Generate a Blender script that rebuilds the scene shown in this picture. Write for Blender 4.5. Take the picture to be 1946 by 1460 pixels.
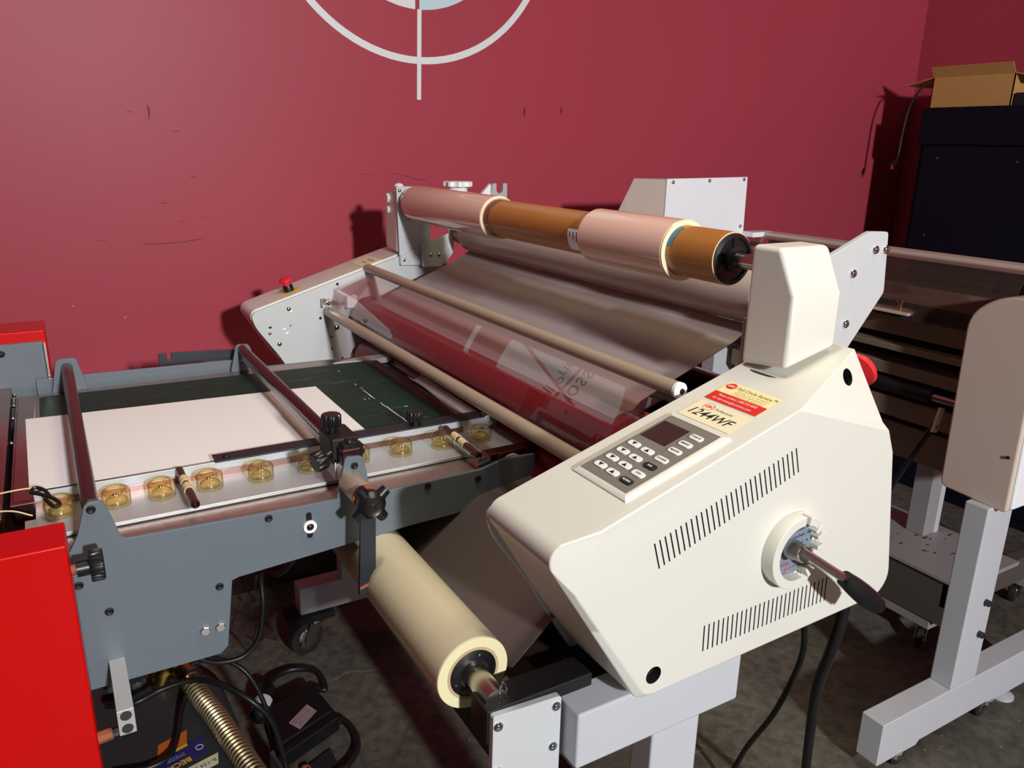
import bpy, bmesh, math, random
from mathutils import Vector, Matrix
random.seed(7)
for o in list(bpy.data.objects): bpy.data.objects.remove(o, do_unlink=True)
S = bpy.context.scene
C = S.collection
R = math.radians

# ------------------------------------------------------------------ camera, world, lights, exposure
cam = bpy.data.cameras.new('camera'); cam_o = bpy.data.objects.new('camera', cam); C.objects.link(cam_o)
cam.sensor_fit = 'HORIZONTAL'; cam.sensor_width = 36.0; cam.lens = 36.0*1500/1946
cam.clip_start = 0.02; cam.clip_end = 60
ya, pi_, ro = R(30.5), R(16.85), R(-1.1)
Fw = Vector((math.sin(ya)*math.cos(pi_), math.cos(ya)*math.cos(pi_), -math.sin(pi_)))
Rt = Vector((math.cos(ya), -math.sin(ya), 0)); Dn = Fw.cross(Rt)
R2 = math.cos(ro)*Rt + math.sin(ro)*Dn; D2 = -math.sin(ro)*Rt + math.cos(ro)*Dn
cam_o.matrix_world = Matrix(((R2.x, -D2.x, -Fw.x, 0), (R2.y, -D2.y, -Fw.y, 0), (R2.z, -D2.z, -Fw.z, 1.53), (0, 0, 0, 1)))
S.camera = cam_o
S.view_settings.view_transform = 'Standard'; S.view_settings.look = 'None'
S.view_settings.gamma = 1.0; S.view_settings.use_curve_mapping = False
S.view_settings.exposure = 0.0
W = bpy.data.worlds.new('world'); S.world = W; W.use_nodes = True
bgn = W.node_tree.nodes['Background']; bgn.inputs[0].default_value = (1.0, 0.90, 0.80, 1); bgn.inputs[1].default_value = 0.055
def area(name, loc, target, size, power, color=(1, 1, 1), shape='DISK', sy=None):
    l = bpy.data.lights.new(name, 'AREA'); l.shape = shape; l.size = size; l.energy = power; l.color = color
    if sy: l.size_y = sy
    o = bpy.data.objects.new(name, l); C.objects.link(o); o.location = loc
    o.rotation_euler = (Vector(target)-Vector(loc)).to_track_quat('-Z', 'Y').to_euler(); return o
area('work_light', (0.42, -4.0, 2.75), (0.9, 2.2, 1.2), 0.26, 285, (0.985, 0.99, 1.0))
def spot(name, loc, target, power, cone, blend, rad, color):
    l = bpy.data.lights.new(name, 'SPOT'); l.energy = power; l.spot_size = R(cone); l.spot_blend = blend; l.shadow_soft_size = rad; l.color = color
    o = bpy.data.objects.new(name, l); C.objects.link(o); o.location = loc
    o.rotation_euler = (Vector(target)-Vector(loc)).to_track_quat('-Z', 'Y').to_euler(); return o
spot('ceiling_downlight', (1.15, 0.45, 3.15), (0.62, 1.12, 1.0), 50, 66, .55, .32, (1.0, 0.84, 0.50))
spot('ceiling_downlight', (0.56, 0.8, 3.15), (0.42, 1.2, 1.0), 64, 60, .6, .12, (1.0, 0.96, 0.93))

# ------------------------------------------------------------------ materials
def lin(h):
    if isinstance(h, str): c = [int(h[i:i+2], 16)/255 for i in (0, 2, 4)]
    else: c = [v/255 for v in h]
    return tuple(v/12.92 if v <= .04045 else ((v+.055)/1.055)**2.4 for v in c)+(1,)
MATS = {}
def mat(name, col, rough=.5, metal=0., noise=0., nscale=8., bump=0., bscale=60., coat=0., stretch=(1, 1, 1), spec=.5):
    m = bpy.data.materials.new(name); m.use_nodes = True; nt = m.node_tree; b = nt.nodes['Principled BSDF']
    c = lin(col); b.inputs['Base Color'].default_value = c; b.inputs['Roughness'].default_value = rough
    b.inputs['Metallic'].default_value = metal; b.inputs['Coat Weight'].default_value = coat
    b.inputs['Coat Roughness'].default_value = .08; b.inputs['Specular IOR Level'].default_value = spec
    tc = nt.nodes.new('ShaderNodeTexCoord'); mp = nt.nodes.new('ShaderNodeMapping'); mp.inputs['Scale'].default_value = stretch
    nt.links.new(tc.outputs['Object'], mp.inputs['Vector'])
    if noise > 0:
        n = nt.nodes.new('ShaderNodeTexNoise'); n.inputs['Scale'].default_value = nscale; n.inputs['Detail'].default_value = 5
        nt.links.new(mp.outputs[0], n.inputs['Vector'])
        mx = nt.nodes.new('ShaderNodeMix'); mx.data_type = 'RGBA'
        mx.inputs['A'].default_value = tuple(v*(1-noise) for v in c[:3])+(1,); mx.inputs['B'].default_value = tuple(min(1, v*(1+noise)) for v in c[:3])+(1,)
        nt.links.new(n.outputs['Fac'], mx.inputs['Factor']); nt.links.new(mx.outputs['Result'], b.inputs['Base Color'])
    if bump > 0:
        n2 = nt.nodes.new('ShaderNodeTexNoise'); n2.inputs['Scale'].default_value = bscale; n2.inputs['Detail'].default_value = 3
        nt.links.new(mp.outputs[0], n2.inputs['Vector'])
        bp = nt.nodes.new('ShaderNodeBump'); bp.inputs['Strength'].default_value = bump; bp.inputs['Distance'].default_value = .002
        nt.links.new(n2.outputs['Fac'], bp.inputs['Height']); nt.links.new(bp.outputs[0], b.inputs['Normal'])
    MATS[name] = m; return m
def clear_mat(name, tint, rough=.03, haze=0., hazecol=(200, 190, 185), ior=1.49, edge=None, both=False):
    # clear plastic: tinted transmission (deeper where the wall is seen edge-on) under a Schlick reflection
    m = bpy.data.materials.new(name); m.use_nodes = True; nt = m.node_tree; nt.nodes.clear(); N = nt.nodes.new; LK = nt.links.new
    out = N('ShaderNodeOutputMaterial'); tr = N('ShaderNodeBsdfTransparent'); tr.inputs[0].default_value = lin(tint)
    gl = N('ShaderNodeBsdfGlossy'); gl.inputs['Roughness'].default_value = rough
    lw = N('ShaderNodeLayerWeight'); lw.inputs['Blend'].default_value = .5
    def mth(op, x, y):
        n = N('ShaderNodeMath'); n.operation = op
        for i, v in enumerate((x, y)):
            if isinstance(v, (int, float)): n.inputs[i].default_value = v
            else: LK(v, n.inputs[i])
        return n.outputs[0]
    f0 = ((ior-1)/(ior+1))**2
    fac = mth('ADD', mth('MULTIPLY', mth('POWER', lw.outputs['Facing'], 5.0), 1-f0), f0)
    if not both:
        ge = N('ShaderNodeNewGeometry'); fac = mth('MULTIPLY', fac, mth('SUBTRACT', 1.0, ge.outputs['Backfacing']))
    if edge:
        mc = N('ShaderNodeMix'); mc.data_type = 'RGBA'; mc.inputs['A'].default_value = lin(tint); mc.inputs['B'].default_value = lin(edge)
        LK(mth('POWER', lw.outputs['Facing'], 2.5), mc.inputs['Factor']); LK(mc.outputs['Result'], tr.inputs[0])
    src = tr
    if haze > 0:
        df = N('ShaderNodeBsdfDiffuse'); df.inputs[0].default_value = lin(hazecol)
        m2 = N('ShaderNodeMixShader'); m2.inputs[0].default_value = haze; LK(tr.outputs[0], m2.inputs[1]); LK(df.outputs[0], m2.inputs[2]); src = m2
    mx = N('ShaderNodeMixShader'); LK(fac, mx.inputs[0]); LK(src.outputs[0], mx.inputs[1]); LK(gl.outputs[0], mx.inputs[2]); LK(mx.outputs[0], out.inputs[0])
    MATS[name] = m; return m
def wall_mat(name, col):
    m = mat(name, col, .45, noise=.07, nscale=1.6, bump=.06, bscale=70, spec=.26)
    return m
M_wall = wall_mat('maroon_wall_paint', (176, 66, 81))
M_white = mat('white_wall_paint', (238, 240, 238), .5)
M_ice = mat('ice_blue_wall_paint', (206, 230, 238), .5)
M_scuff = mat('dark_wall_scuff', (105, 28, 40), .6)
M_dent = mat('pale_wall_dent', (186, 82, 95), .5)
M_cream = mat('cream_plastic', (223, 221, 211), .32, noise=.015, nscale=5, bump=.04, bscale=300)
M_greym = mat('pale_grey_painted_steel', (200, 203, 205), .38, noise=.02, bump=.05, bscale=250)
M_whitem = mat('white_painted_steel', (247, 248, 251), .35)
M_stand = mat('grey_white_stand_paint', (196, 199, 204), .4, noise=.03, nscale=14)
M_blue = mat('slate_grey_paint', (102, 111, 120), .42, noise=.03, bump=.06, bscale=260)
M_alu = mat('brushed_aluminium', (196, 199, 201), .46, .45, noise=.08, nscale=30, bump=.06, bscale=220, stretch=(1, 14, 14))
M_steel = mat('bright_steel', (190, 186, 178), .22, 1.)
M_chrome = mat('chrome', (222, 222, 222), .1, 1.)
M_turned = mat('engine_turned_steel', (176, 160, 150), .3, .75, noise=.12, nscale=60, bump=.35, bscale=140, stretch=(1, .35, 1))
M_bed = mat('brown_stainless_bed', (150, 118, 112), .24, 1., noise=.14, nscale=18, bump=.08, bscale=60)
M_rod = mat('dark_polished_rod', (84, 58, 58), .26, .85, noise=.1, nscale=40)
M_idler = mat('tan_painted_idler_bar', (166, 150, 130), .32, 0., bump=.03)
M_black = mat('black_plastic', (20, 20, 22), .35)
M_blackm = mat('black_matt', (7, 7, 7), .6)
M_hole = mat('painted_hole_shade', (4, 4, 4), .9)  # near-black colour paints in the shade inside slots and holes
M_iron = mat('worn_blackened_iron', (56, 60, 66), .45, .6, noise=.3, nscale=26)
M_rust = mat('rust', (150, 82, 50), .7, noise=.3, nscale=60)
M_belt = mat('green_black_belt', (28, 50, 43), .55, spec=.22, noise=.22, nscale=9, bump=.08, bscale=40, stretch=(1, 2.5, 1))
_nt = M_belt.node_tree; _b = _nt.nodes['Principled BSDF']; _tc = _nt.nodes.new('ShaderNodeTexCoord'); _mp = _nt.nodes.new('ShaderNodeMapping'); _mp.inputs['Scale'].default_value = (5, 22, 5); _mp.inputs['Rotation'].default_value = (0, 0, R(-12))
_n = _nt.nodes.new('ShaderNodeTexNoise'); _n.inputs['Scale'].default_value = 2.2; _n.inputs['Detail'].default_value = 7; _n.inputs['Roughness'].default_value = .7; _r = _nt.nodes.new('ShaderNodeValToRGB'); _r.color_ramp.elements[0].position = .56; _r.color_ramp.elements[1].position = .78; _r.color_ramp.elements[1].color = (.55, .55, .55, 1)
_m = _nt.nodes.new('ShaderNodeMix'); _m.data_type = 'RGBA'; _m.inputs['B'].default_value = lin((112, 116, 108)); _src = _b.inputs['Base Color'].links[0].from_socket
_nt.links.new(_tc.outputs['Object'], _mp.inputs['Vector']); _nt.links.new(_mp.outputs[0], _n.inputs['Vector']); _nt.links.new(_n.outputs['Fac'], _r.inputs[0]); _nt.links.new(_src, _m.inputs['A']); _nt.links.new(_r.outputs[0], _m.inputs['Factor']); _nt.links.new(_m.outputs['Result'], _b.inputs['Base Color'])
M_paper = mat('white_paper', (247, 244, 243), .6)
M_red = mat('red_gloss_enamel', (196, 1, 2), .3, noise=.03, spec=.3)
M_redbtn = mat('red_plastic', (222, 40, 50), .4)
M_kraft = mat('brown_kraft_tube', (170, 110, 48), .42, noise=.14, nscale=12, bump=.08, bscale=90, coat=.25, stretch=(4, 1, 4))
M_film = mat('clear_film_roll', (228, 190, 174), .14, noise=.03, nscale=10, coat=.6, bump=.05, bscale=25, stretch=(1, .2, 1))  # peach base carries the red wall's reflection and the core showing through
M_filmend = mat('film_roll_edge', (238, 228, 190), .45, noise=.05, nscale=60)
M_lam = mat('cream_film', (212, 198, 164), .34, noise=.04, nscale=5, coat=.2)
M_lamend = mat('yellowish_film_edge', (238, 228, 182), .5, noise=.08, nscale=12)
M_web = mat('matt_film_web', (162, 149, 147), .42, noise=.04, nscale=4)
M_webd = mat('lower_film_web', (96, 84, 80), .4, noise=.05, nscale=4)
M_redroll = mat('red_silicone_roller', (128, 32, 36), .3, noise=.05)
M_darkgrey = mat('dark_grey_casting', (52, 54, 58), .55, noise=.08, nscale=12, bump=.08, bscale=180)
M_darkbeam = mat('dark_brown_beam', (44, 34, 30), .5)
M_navy = mat('navy_cabinet_paint', (15, 18, 31), .6, spec=.15, bump=.1, bscale=260)
M_card = mat('cardboard', (196, 150, 88), .8, noise=.06, nscale=30)
M_brass = mat('brass', (200, 168, 90), .26, 1.)
M_hose = mat('corrugated_metal_hose', (196, 178, 140), .28, .95)
M_cable = mat('black_cable', (22, 22, 23), .42)
M_panelgrey = mat('grey_key_overlay', (124, 118, 110), .5)
M_lcd = mat('dark_display', (58, 42, 42), .2)
M_key = mat('white_key', (244, 242, 240), .35)
M_ink = mat('black_ink', (16, 16, 18), .6)
M_stick = mat('ivory_sticker', (242, 232, 196), .45)
M_stick2 = mat('pale_yellow_sticker', (250, 236, 172), .45)
M_stred = mat('red_sticker_band', (224, 40, 30), .45)
M_inkwhite = mat('white_ink', (245, 235, 225), .6)
M_inkgold = mat('tan_ink', (196, 168, 110), .6)
M_lavender = mat('pinkish_rating_label', (176, 150, 156), .5)
M_orange = mat('orange_label', (214, 112, 40), .5)
M_bluelab = mat('blue_label', (36, 40, 110), .45)
M_yellow = mat('yellow_label', (240, 196, 40), .5)
M_dialplate = mat('slate_blue_dial_plate', (122, 134, 150), .45)
M_hoodbase = mat('brown_base_plate', (70, 60, 45), .5)
M_beige = mat('beige_machine_paint', (218, 198, 184), .42, noise=.03, nscale=5)
M_taupe = mat('taupe_machine_paint', (132, 116, 98), .4, noise=.04)
M_band = mat('cream_band', (222, 198, 150), .4)
M_rubber = mat('black_rubber', (24, 23, 22), .7)
M_clear = clear_mat('clear_acrylic_guard', (250, 243, 243), .012, .012, (200, 175, 172), 2.1)
M_clear2 = clear_mat('clear_acrylic_cover', (238, 226, 224), .04, .06, (170, 150, 142), 1.5)
M_amber = clear_mat('amber_clear_plastic', (252, 246, 224), .07, .012, (250, 226, 150), 1.55, edge=(176, 150, 84), both=True)
M_bag = clear_mat('thin_plastic_bag', (245, 240, 240), .3, .03, (120, 100, 100), 1.05)
# concrete floor: stains, speckles and pale scratches
def floor_mat():
    m = bpy.data.materials.new('dark_concrete'); m.use_nodes = True; nt = m.node_tree; b = nt.nodes['Principled BSDF']
    tc = nt.nodes.new('ShaderNodeTexCoord')
    def noise(sc, det, src=None, rough=.55):
        n = nt.nodes.new('ShaderNodeTexNoise'); n.inputs['Scale'].default_value = sc; n.inputs['Detail'].default_value = det; n.inputs['Roughness'].default_value = rough
        nt.links.new((src or tc.outputs['Object']), n.inputs['Vector']); return n
    n1 = noise(2.2, 8, rough=.7); n2 = noise(30, 6)
    r1 = nt.nodes.new('ShaderNodeValToRGB'); r1.color_ramp.elements[0].position = .3; r1.color_ramp.elements[1].position = .72
    r1.color_ramp.elements[0].color = lin((72, 70, 62)); r1.color_ramp.elements[1].color = lin((120, 117, 106)); nt.links.new(n1.outputs['Fac'], r1.inputs[0])
    mx = nt.nodes.new('ShaderNodeMix'); mx.data_type = 'RGBA'; mx.blend_type = 'MULTIPLY'; mx.inputs['Factor'].default_value = .6
    r2 = nt.nodes.new('ShaderNodeValToRGB'); r2.color_ramp.elements[0].position = .35; r2.color_ramp.elements[1].position = .6
    r2.color_ramp.elements[0].color = (.35, .33, .3, 1); nt.links.new(n2.outputs['Fac'], r2.inputs[0])
    nt.links.new(r1.outputs[0], mx.inputs['A']); nt.links.new(r2.outputs[0], mx.inputs['B'])
    vo = nt.nodes.new('ShaderNodeTexVoronoi'); vo.inputs['Scale'].default_value = 38; nt.links.new(tc.outputs['Object'], vo.inputs['Vector'])
    r3 = nt.nodes.new('ShaderNodeValToRGB'); r3.color_ramp.elements[0].position = .06; r3.color_ramp.elements[0].color = (1, 1, 1, 1)
    r3.color_ramp.elements[1].position = .1; r3.color_ramp.elements[1].color = (0, 0, 0, 1); nt.links.new(vo.outputs['Distance'], r3.inputs[0])
    n5 = noise(5, 2); r5 = nt.nodes.new('ShaderNodeValToRGB'); r5.color_ramp.elements[0].position = .5; r5.color_ramp.elements[1].position = .6; nt.links.new(n5.outputs['Fac'], r5.inputs[0])
    mm = nt.nodes.new('ShaderNodeMath'); mm.operation = 'MULTIPLY'; nt.links.new(r3.outputs[0], mm.inputs[0]); nt.links.new(r5.outputs[0], mm.inputs[1])
    mx2 = nt.nodes.new('ShaderNodeMix'); mx2.data_type = 'RGBA'; mx2.inputs['B'].default_value = lin((170, 165, 155))
    nt.links.new(mx.outputs['Result'], mx2.inputs['A']); nt.links.new(mm.outputs[0], mx2.inputs['Factor'])
    last = mx2
    nt.links.new(last.outputs['Result'], b.inputs['Base Color']); b.inputs['Roughness'].default_value = .55
    bp = nt.nodes.new('ShaderNodeBump'); bp.inputs['Strength'].default_value = .5; bp.inputs['Distance'].default_value = .004
    nt.links.new(n2.outputs['Fac'], bp.inputs['Height']); nt.links.new(bp.outputs[0], b.inputs['Normal']); return m
M_floor = floor_mat()

# ------------------------------------------------------------------ mesh helpers
ORI = {}
def NB(): return bmesh.new()
def box(bm, a, b, mi=0, M=None):
    (x0, y0, z0), (x1, y1, z1) = a, b
    vs = [bm.verts.new(p) for p in ((x0, y0, z0), (x1, y0, z0), (x1, y1, z0), (x0, y1, z0), (x0, y0, z1), (x1, y0, z1), (x1, y1, z1), (x0, y1, z1))]
    for f in ((0, 3, 2, 1), (4, 5, 6, 7), (0, 1, 5, 4), (1, 2, 6, 5), (2, 3, 7, 6), (3, 0, 4, 7)):
        fc = bm.faces.new([vs[i] for i in f]); fc.material_index = mi
    if M: bmesh.ops.transform(bm, matrix=M, verts=vs)
    return bm
def loft(bm, rings, mi=0, cap=True):
    rv = [[bm.verts.new(p) for p in r] for r in rings]; n = len(rv[0])
    for a, b in zip(rv, rv[1:]):
        for i in range(n):
            f = bm.faces.new((a[i], a[(i+1) % n], b[(i+1) % n], b[i])); f.material_index = mi
    if cap:
        bm.faces.new(list(reversed(rv[0]))).material_index = mi; bm.faces.new(rv[-1]).material_index = mi
    return bm
def P3(p, ax, v):
    return (p[0], v, p[1]) if ax == 'y' else ((v, p[0], p[1]) if ax == 'x' else (p[0], p[1], v))
def prism(bm, pts, ax, a, b, mi=0):
    return loft(bm, [[P3(p, ax, a) for p in pts], [P3(p, ax, b) for p in pts]], mi)
def rpoly(pts, r, n=4):
    out = []; N = len(pts)
    for i, p in enumerate(pts):
        p = Vector(p); a = Vector(pts[i-1]); b = Vector(pts[(i+1) % N])
        ri = r[i] if isinstance(r, (list, tuple)) else r
        da, db = (a-p), (b-p); ri2 = min(ri, da.length*.48, db.length*.48)
        if ri2 <= 1e-6: out.append(tuple(p)); continue
        s, e = p+da.normalized()*ri2, p+db.normalized()*ri2
        for k in range(n+1):
            t = k/n; out.append(tuple(s*(1-t)**2+p*2*t*(1-t)+e*t*t))
    return out
def frame(d):
    d = Vector(d).normalized(); u = d.orthogonal().normalized(); return u, d.cross(u), d
def lathe(bm, prof, o, d, n=24, mi=0, cap=True):
    u, v, w = frame(d); o = Vector(o); rings = []
    for r, h in prof: rings.append([tuple(o+w*h+(u*math.cos(2*math.pi*k/n)+v*math.sin(2*math.pi*k/n))*r) for k in range(n)])
    return loft(bm, rings, mi, cap)
def cyl(bm, p0, p1, r, n=20, mi=0, r1=None):
    d = Vector(p1)-Vector(p0); return lathe(bm, [(r, 0), (r1 if r1 is not None else r, d.length)], p0, d, n, mi)
def ring(bm, o, d, ri, ro, h, n=32, mi=0):
    u, v, w = frame(d); o = Vector(o); rs = []
    for r, hh in ((ri, 0), (ro, 0), (ro, h), (ri, h), (ri, 0)): rs.append([bm.verts.new(o+w*hh+(u*math.cos(2*math.pi*k/n)+v*math.sin(2*math.pi*k/n))*r) for k in range(n)] if len(rs) < 4 else rs[0])
    for a, b in zip(rs, rs[1:]):
        for i in range(n): bm.faces.new((a[i], a[(i+1) % n], b[(i+1) % n], b[i])).material_index = mi
    return bm
def smooth_path(pts, n=8):
    P = [Vector(p) for p in pts]; P = [P[0]*2-P[1]]+P+[P[-1]*2-P[-2]]; out = []
    for i in range(1, len(P)-2):
        a, b, c, d = P[i-1:i+3]
        for k in range(n):
            t = k/n; out.append(.5*((2*b)+(c-a)*t+(2*a-5*b+4*c-d)*t*t+(3*b-a-3*c+d)*t**3))
    out.append(P[-2]); return out
def tube(bm, pts, r, n=10, mi=0, sm=8):
    path = smooth_path(pts, sm) if sm else [Vector(p) for p in pts]; rings = []; u = None
    for i, p in enumerate(path):
        d = (path[min(i+1, len(path)-1)]-path[max(i-1, 0)]).normalized()
        u = d.orthogonal().normalized() if u is None else (u-d*u.dot(d)).normalized()
        v = d.cross(u); rr = r(i/(len(path)-1)) if callable(r) else r
        rings.append([tuple(p+(u*math.cos(2*math.pi*k/n)+v*math.sin(2*math.pi*k/n))*rr) for k in range(n)])
    return loft(bm, rings, mi)
def ball(bm, c, r, mi=0, sc=(1, 1, 1), seg=12):
    M = Matrix.Translation(c) @ Matrix.Diagonal((*[r*s for s in sc], 1))
    g = bmesh.ops.create_uvsphere(bm, u_segments=seg, v_segments=max(6, seg//2), radius=1, matrix=M)
    for v in g['verts']:
        for f in v.link_faces: f.material_index = mi
    return bm
def hexhead(bm, o, d, r, h, mi=0): return lathe(bm, [(r, 0), (r, h*.8), (r*.85, h)], o, d, 6, mi)
def dome(bm, o, d, r, mi=0, n=16): return lathe(bm, [(r, 0), (r*.98, r*.25), (r*.8, r*.5), (r*.45, r*.68), (r*.08, r*.74)], o, d, n, mi)
def knob_teeth(bm, o, d, r, h, teeth=12, depth=.12, mi=0):
    u, v, w = frame(d); o = Vector(o); n = teeth*4; rings = []
    for hh, s in ((0, .94), (h*.1, 1), (h*.88, 1), (h, .9)):
        rings.append([tuple(o+w*hh+(u*math.cos(2*math.pi*k/n)+v*math.sin(2*math.pi*k/n))*r*s*(1-(depth if k % 4 in (0, 1) else 0))) for k in range(n)])
    return loft(bm, rings, mi)
def text(bm, s, size, M, mi=0, depth=0., shear=0., align='CENTER', sx=1.0, weight=0.):
    cu = bpy.data.curves.new('lettering', 'FONT'); cu.body = s; cu.size = size; cu.align_x = align; cu.align_y = 'CENTER'; cu.shear = shear; cu.extrude = depth; cu.resolution_u = 2; cu.offset = weight
    o = bpy.data.objects.new('lettering', cu); C.objects.link(o); dg = bpy.context.evaluated_depsgraph_get()
    me = bpy.data.meshes.new_from_object(o.evaluated_get(dg)); bpy.data.objects.remove(o); bpy.data.curves.remove(cu)
    n0 = len(bm.verts); f0 = len(bm.faces); bm.from_mesh(me); bpy.data.meshes.remove(me); bm.verts.ensure_lookup_table(); bm.faces.ensure_lookup_table()
    bmesh.ops.transform(bm, matrix=M @ Matrix.Diagonal((sx, 1, 1, 1)), verts=bm.verts[n0:])
    for f in bm.faces[f0:]: f.material_index = mi
    return bm
def frame_mat(o, x, y):
    x = Vector(x).normalized(); z = x.cross(Vector(y)).normalized(); y = z.cross(x)
    return Matrix(((x.x, y.x, z.x, o[0]), (x.y, y.y, z.y, o[1]), (x.z, y.z, z.z, o[2]), (0, 0, 0, 1)))
def tag(o, label, cat=None, group=None, kind=None):
    if label: o['label'] = label
    if cat: o['category'] = cat
    if group: o['group'] = group
    if kind: o['kind'] = kind
    return o
def thing(name, loc, label, cat, group=None):
    o = bpy.data.objects.new(name, None); C.objects.link(o); o.location = loc; o.empty_display_size = .05
    ORI[o.name] = Vector(loc); return tag(o, label, cat, group)
def obj(name, bm, mats, parent=None, bevel=0., seg=2, ang=38, label=None, smooth=True, origin=None, kind=None, blim=30):
    bmesh.ops.recalc_face_normals(bm, faces=bm.faces)
    me = bpy.data.meshes.new(name)
    if parent is not None: org = ORI[parent.name]
    elif origin is not None: org = Vector(origin)
    else:
        xs = [v.co for v in bm.verts]; lo = [min(v[i] for v in xs) for i in range(3)]; hi = [max(v[i] for v in xs) for i in range(3)]
        org = Vector(((lo[0]+hi[0])/2, (lo[1]+hi[1])/2, lo[2]))
    bmesh.ops.translate(bm, vec=-org, verts=bm.verts); bm.to_mesh(me); bm.free()
    for m in (mats if isinstance(mats, (list, tuple)) else [mats]): me.materials.append(m)
    if smooth: me.shade_smooth(); me.set_sharp_from_angle(angle=R(ang))
    o = bpy.data.objects.new(name, me); C.objects.link(o)
    if parent is not None: o.parent = parent
    else: o.location = org
    ORI[o.name] = org
    if bevel > 0:
        b = o.modifiers.new('bevel', 'BEVEL'); b.width = bevel; b.segments = seg; b.limit_method = 'ANGLE'; b.angle_limit = R(blim); b.harden_normals = True
    if label: o['label'] = label
    if kind: o['kind'] = kind
    return o
def copy_part(src, parent, delta=(0, 0, 0), label=None):
    o = src.copy(); C.objects.link(o); o.parent = parent; o.location = src.location+Vector(delta); ORI[o.name] = ORI[src.name]
    if label: o['label'] = label
    elif 'label' in o: del o['label']
    return o
def bxo(name, a, b, m, parent=None, bevel=.002, **k): return obj(name, box(NB(), a, b), m, parent, bevel, **k)
YD = (0, -1, 0)

# ------------------------------------------------------------------ the setting
WY, WX = 2.6, 3.815
M_addstrip = mat('added_strip_brown', (58, 44, 36), .55)
wall = bxo('wall_back', (-2.2, WY, 0), (WX, WY+.1, 3.2), M_wall, bevel=0, kind='structure')
bxo('wall_right', (WX, -3.5, 0), (WX+.1, WY+.1, 3.2), M_wall, bevel=0, kind='structure')
bxo('floor', (-2.2, -3.5, -.1), (WX, WY, 0), M_floor, bevel=0, kind='structure')
bxo('added_dark_strip', (-2.2, WY-.02, 0), (WX, WY, .21), M_addstrip, bevel=.004, kind='structure')  # dark strip added to darken the foot of the red wall
# painted emblem: ring, quartered disc and cross lines, continuing above the frame
ex, ez = 1.145, 2.29
obj('painted_ring', ring(NB(), (ex, WY, ez), YD, .486, .508, .0012, 96), M_white, wall)
def sector(a0, a1, m, nm):
    bm = NB(); pts = []; g = .0075
    cx = ex+g*(1 if math.cos((a0+a1)/2) > 0 else -1); cz = ez+g*(1 if math.sin((a0+a1)/2) > 0 else -1)
    pts.append((cx, cz))
    for k in range(25):
        a = a0+(a1-a0)*k/24; x, z = ex+.342*math.cos(a), ez+.342*math.sin(a)
        pts.append((max(x, cx) if cx > ex else min(x, cx), max(z, cz) if cz > ez else min(z, cz)))
    prism(bm, pts, 'y', WY-.001, WY); return obj(nm, bm, m, wall)
H = math.pi/2
sector(0, H, M_white, 'painted_disc_quarter'); sector(H, 2*H, M_white, 'painted_disc_quarter'); sector(2*H, 3*H, M_white, 'painted_disc_quarter')
q = sector(3*H, 4*H, M_ice, 'painted_disc_quarter'); q['label'] = 'pale blue lower right quarter of the painted disc'
bm = NB(); prism(bm, [(ex-.0075+.007, 1.949), (ex+.0075+.007, 1.949), (ex+.0075+.001, 1.67), (ex-.0075+.001, 1.67)], 'y', WY-.0016, WY)
for a in (0, H, 2*H):
    box(bm, (-.62, -.0016, -.0075), (-.342, 0, .0075), M=Matrix.Translation((ex, WY, ez)) @ Matrix.Rotation(a, 4, 'Y'))
obj('painted_cross_line', bm, M_white, wall)
bm = NB(); Mw = frame_mat((ex-.125, WY-.0015, ez+.055), (1, 0, 0), (0, 0, 1)); text(bm, 'CrossA', .115, Mw, shear=.25, align='LEFT')
Mw = frame_mat((ex-.13, WY-.0015, ez-.052), (1, 0, 0), (0, 0, 1)); text(bm, 'sell Printing', .078, Mw, shear=.25, align='LEFT')
obj('painted_lettering', bm, M_ink, wall)
def strip(nm, pts, w, m):
    bm = NB(); P = [Vector((p[0], 0, p[1])) for p in pts]; rings = []
    for i, p in enumerate(P):
        d = (P[min(i+1, len(P)-1)]-P[max(i-1, 0)]).normalized(); nn = Vector((-d.z, 0, d.x)); ww = w*(.25 if i in (0, len(P)-1) else random.uniform(.7, 1.2))
        rings.append([(p+nn*ww+Vector((0, WY-.0008, 0))), (p-nn*ww+Vector((0, WY-.0008, 0))), (p-nn*ww+Vector((0, WY, 0))), (p+nn*ww+Vector((0, WY, 0)))])
    loft(bm, rings); return obj(nm, bm, m, wall)
strip('wall_gouge', [(.299, 1.622), (.303, 1.61), (.302, 1.597), (.3, 1.58)], .0035, M_scuff)
strip('wall_crack', [(.241, 1.226), (.27, 1.227), (.31, 1.226), (.36, 1.229), (.40, 1.234), (.423, 1.238)], .0012, M_scuff)
strip('wall_crack', [(1.035, 1.433), (1.08, 1.425), (1.13, 1.41), (1.165, 1.408), (1.19, 1.418)], .0012, M_scuff)
strip('wall_crack', [(.124, 1.242), (.138, 1.2425), (.152, 1.241)], .0009, M_scuff)
strip('wall_crack', [(.92, 1.43), (.95, 1.427), (.98, 1.428)], .0009, M_scuff)
for x, z in ((.35, 1.29), (.36, 1.55), (.395, 1.42), (.415, 1.30), (.24, 1.60), (.305, 1.345)): strip('wall_scuff', [(x, z), (x+.012, z+.001), (x+.02, z-.001)], .0012, M_scuff)
for x, z in ((.174, 1.009), (.04, 1.055)): obj('wall_dent', lathe(NB(), [(.007, 0), (.005, .0015), (.001, .002)], (x, WY, z), YD, 12), M_dent, wall)
for x, z in ((1.56, 1.66), (1.72, 1.67)): strip('wall_scuff', [(x, z), (x+.002, z-.012), (x+.001, z-.03)], .004, M_scuff)

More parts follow.
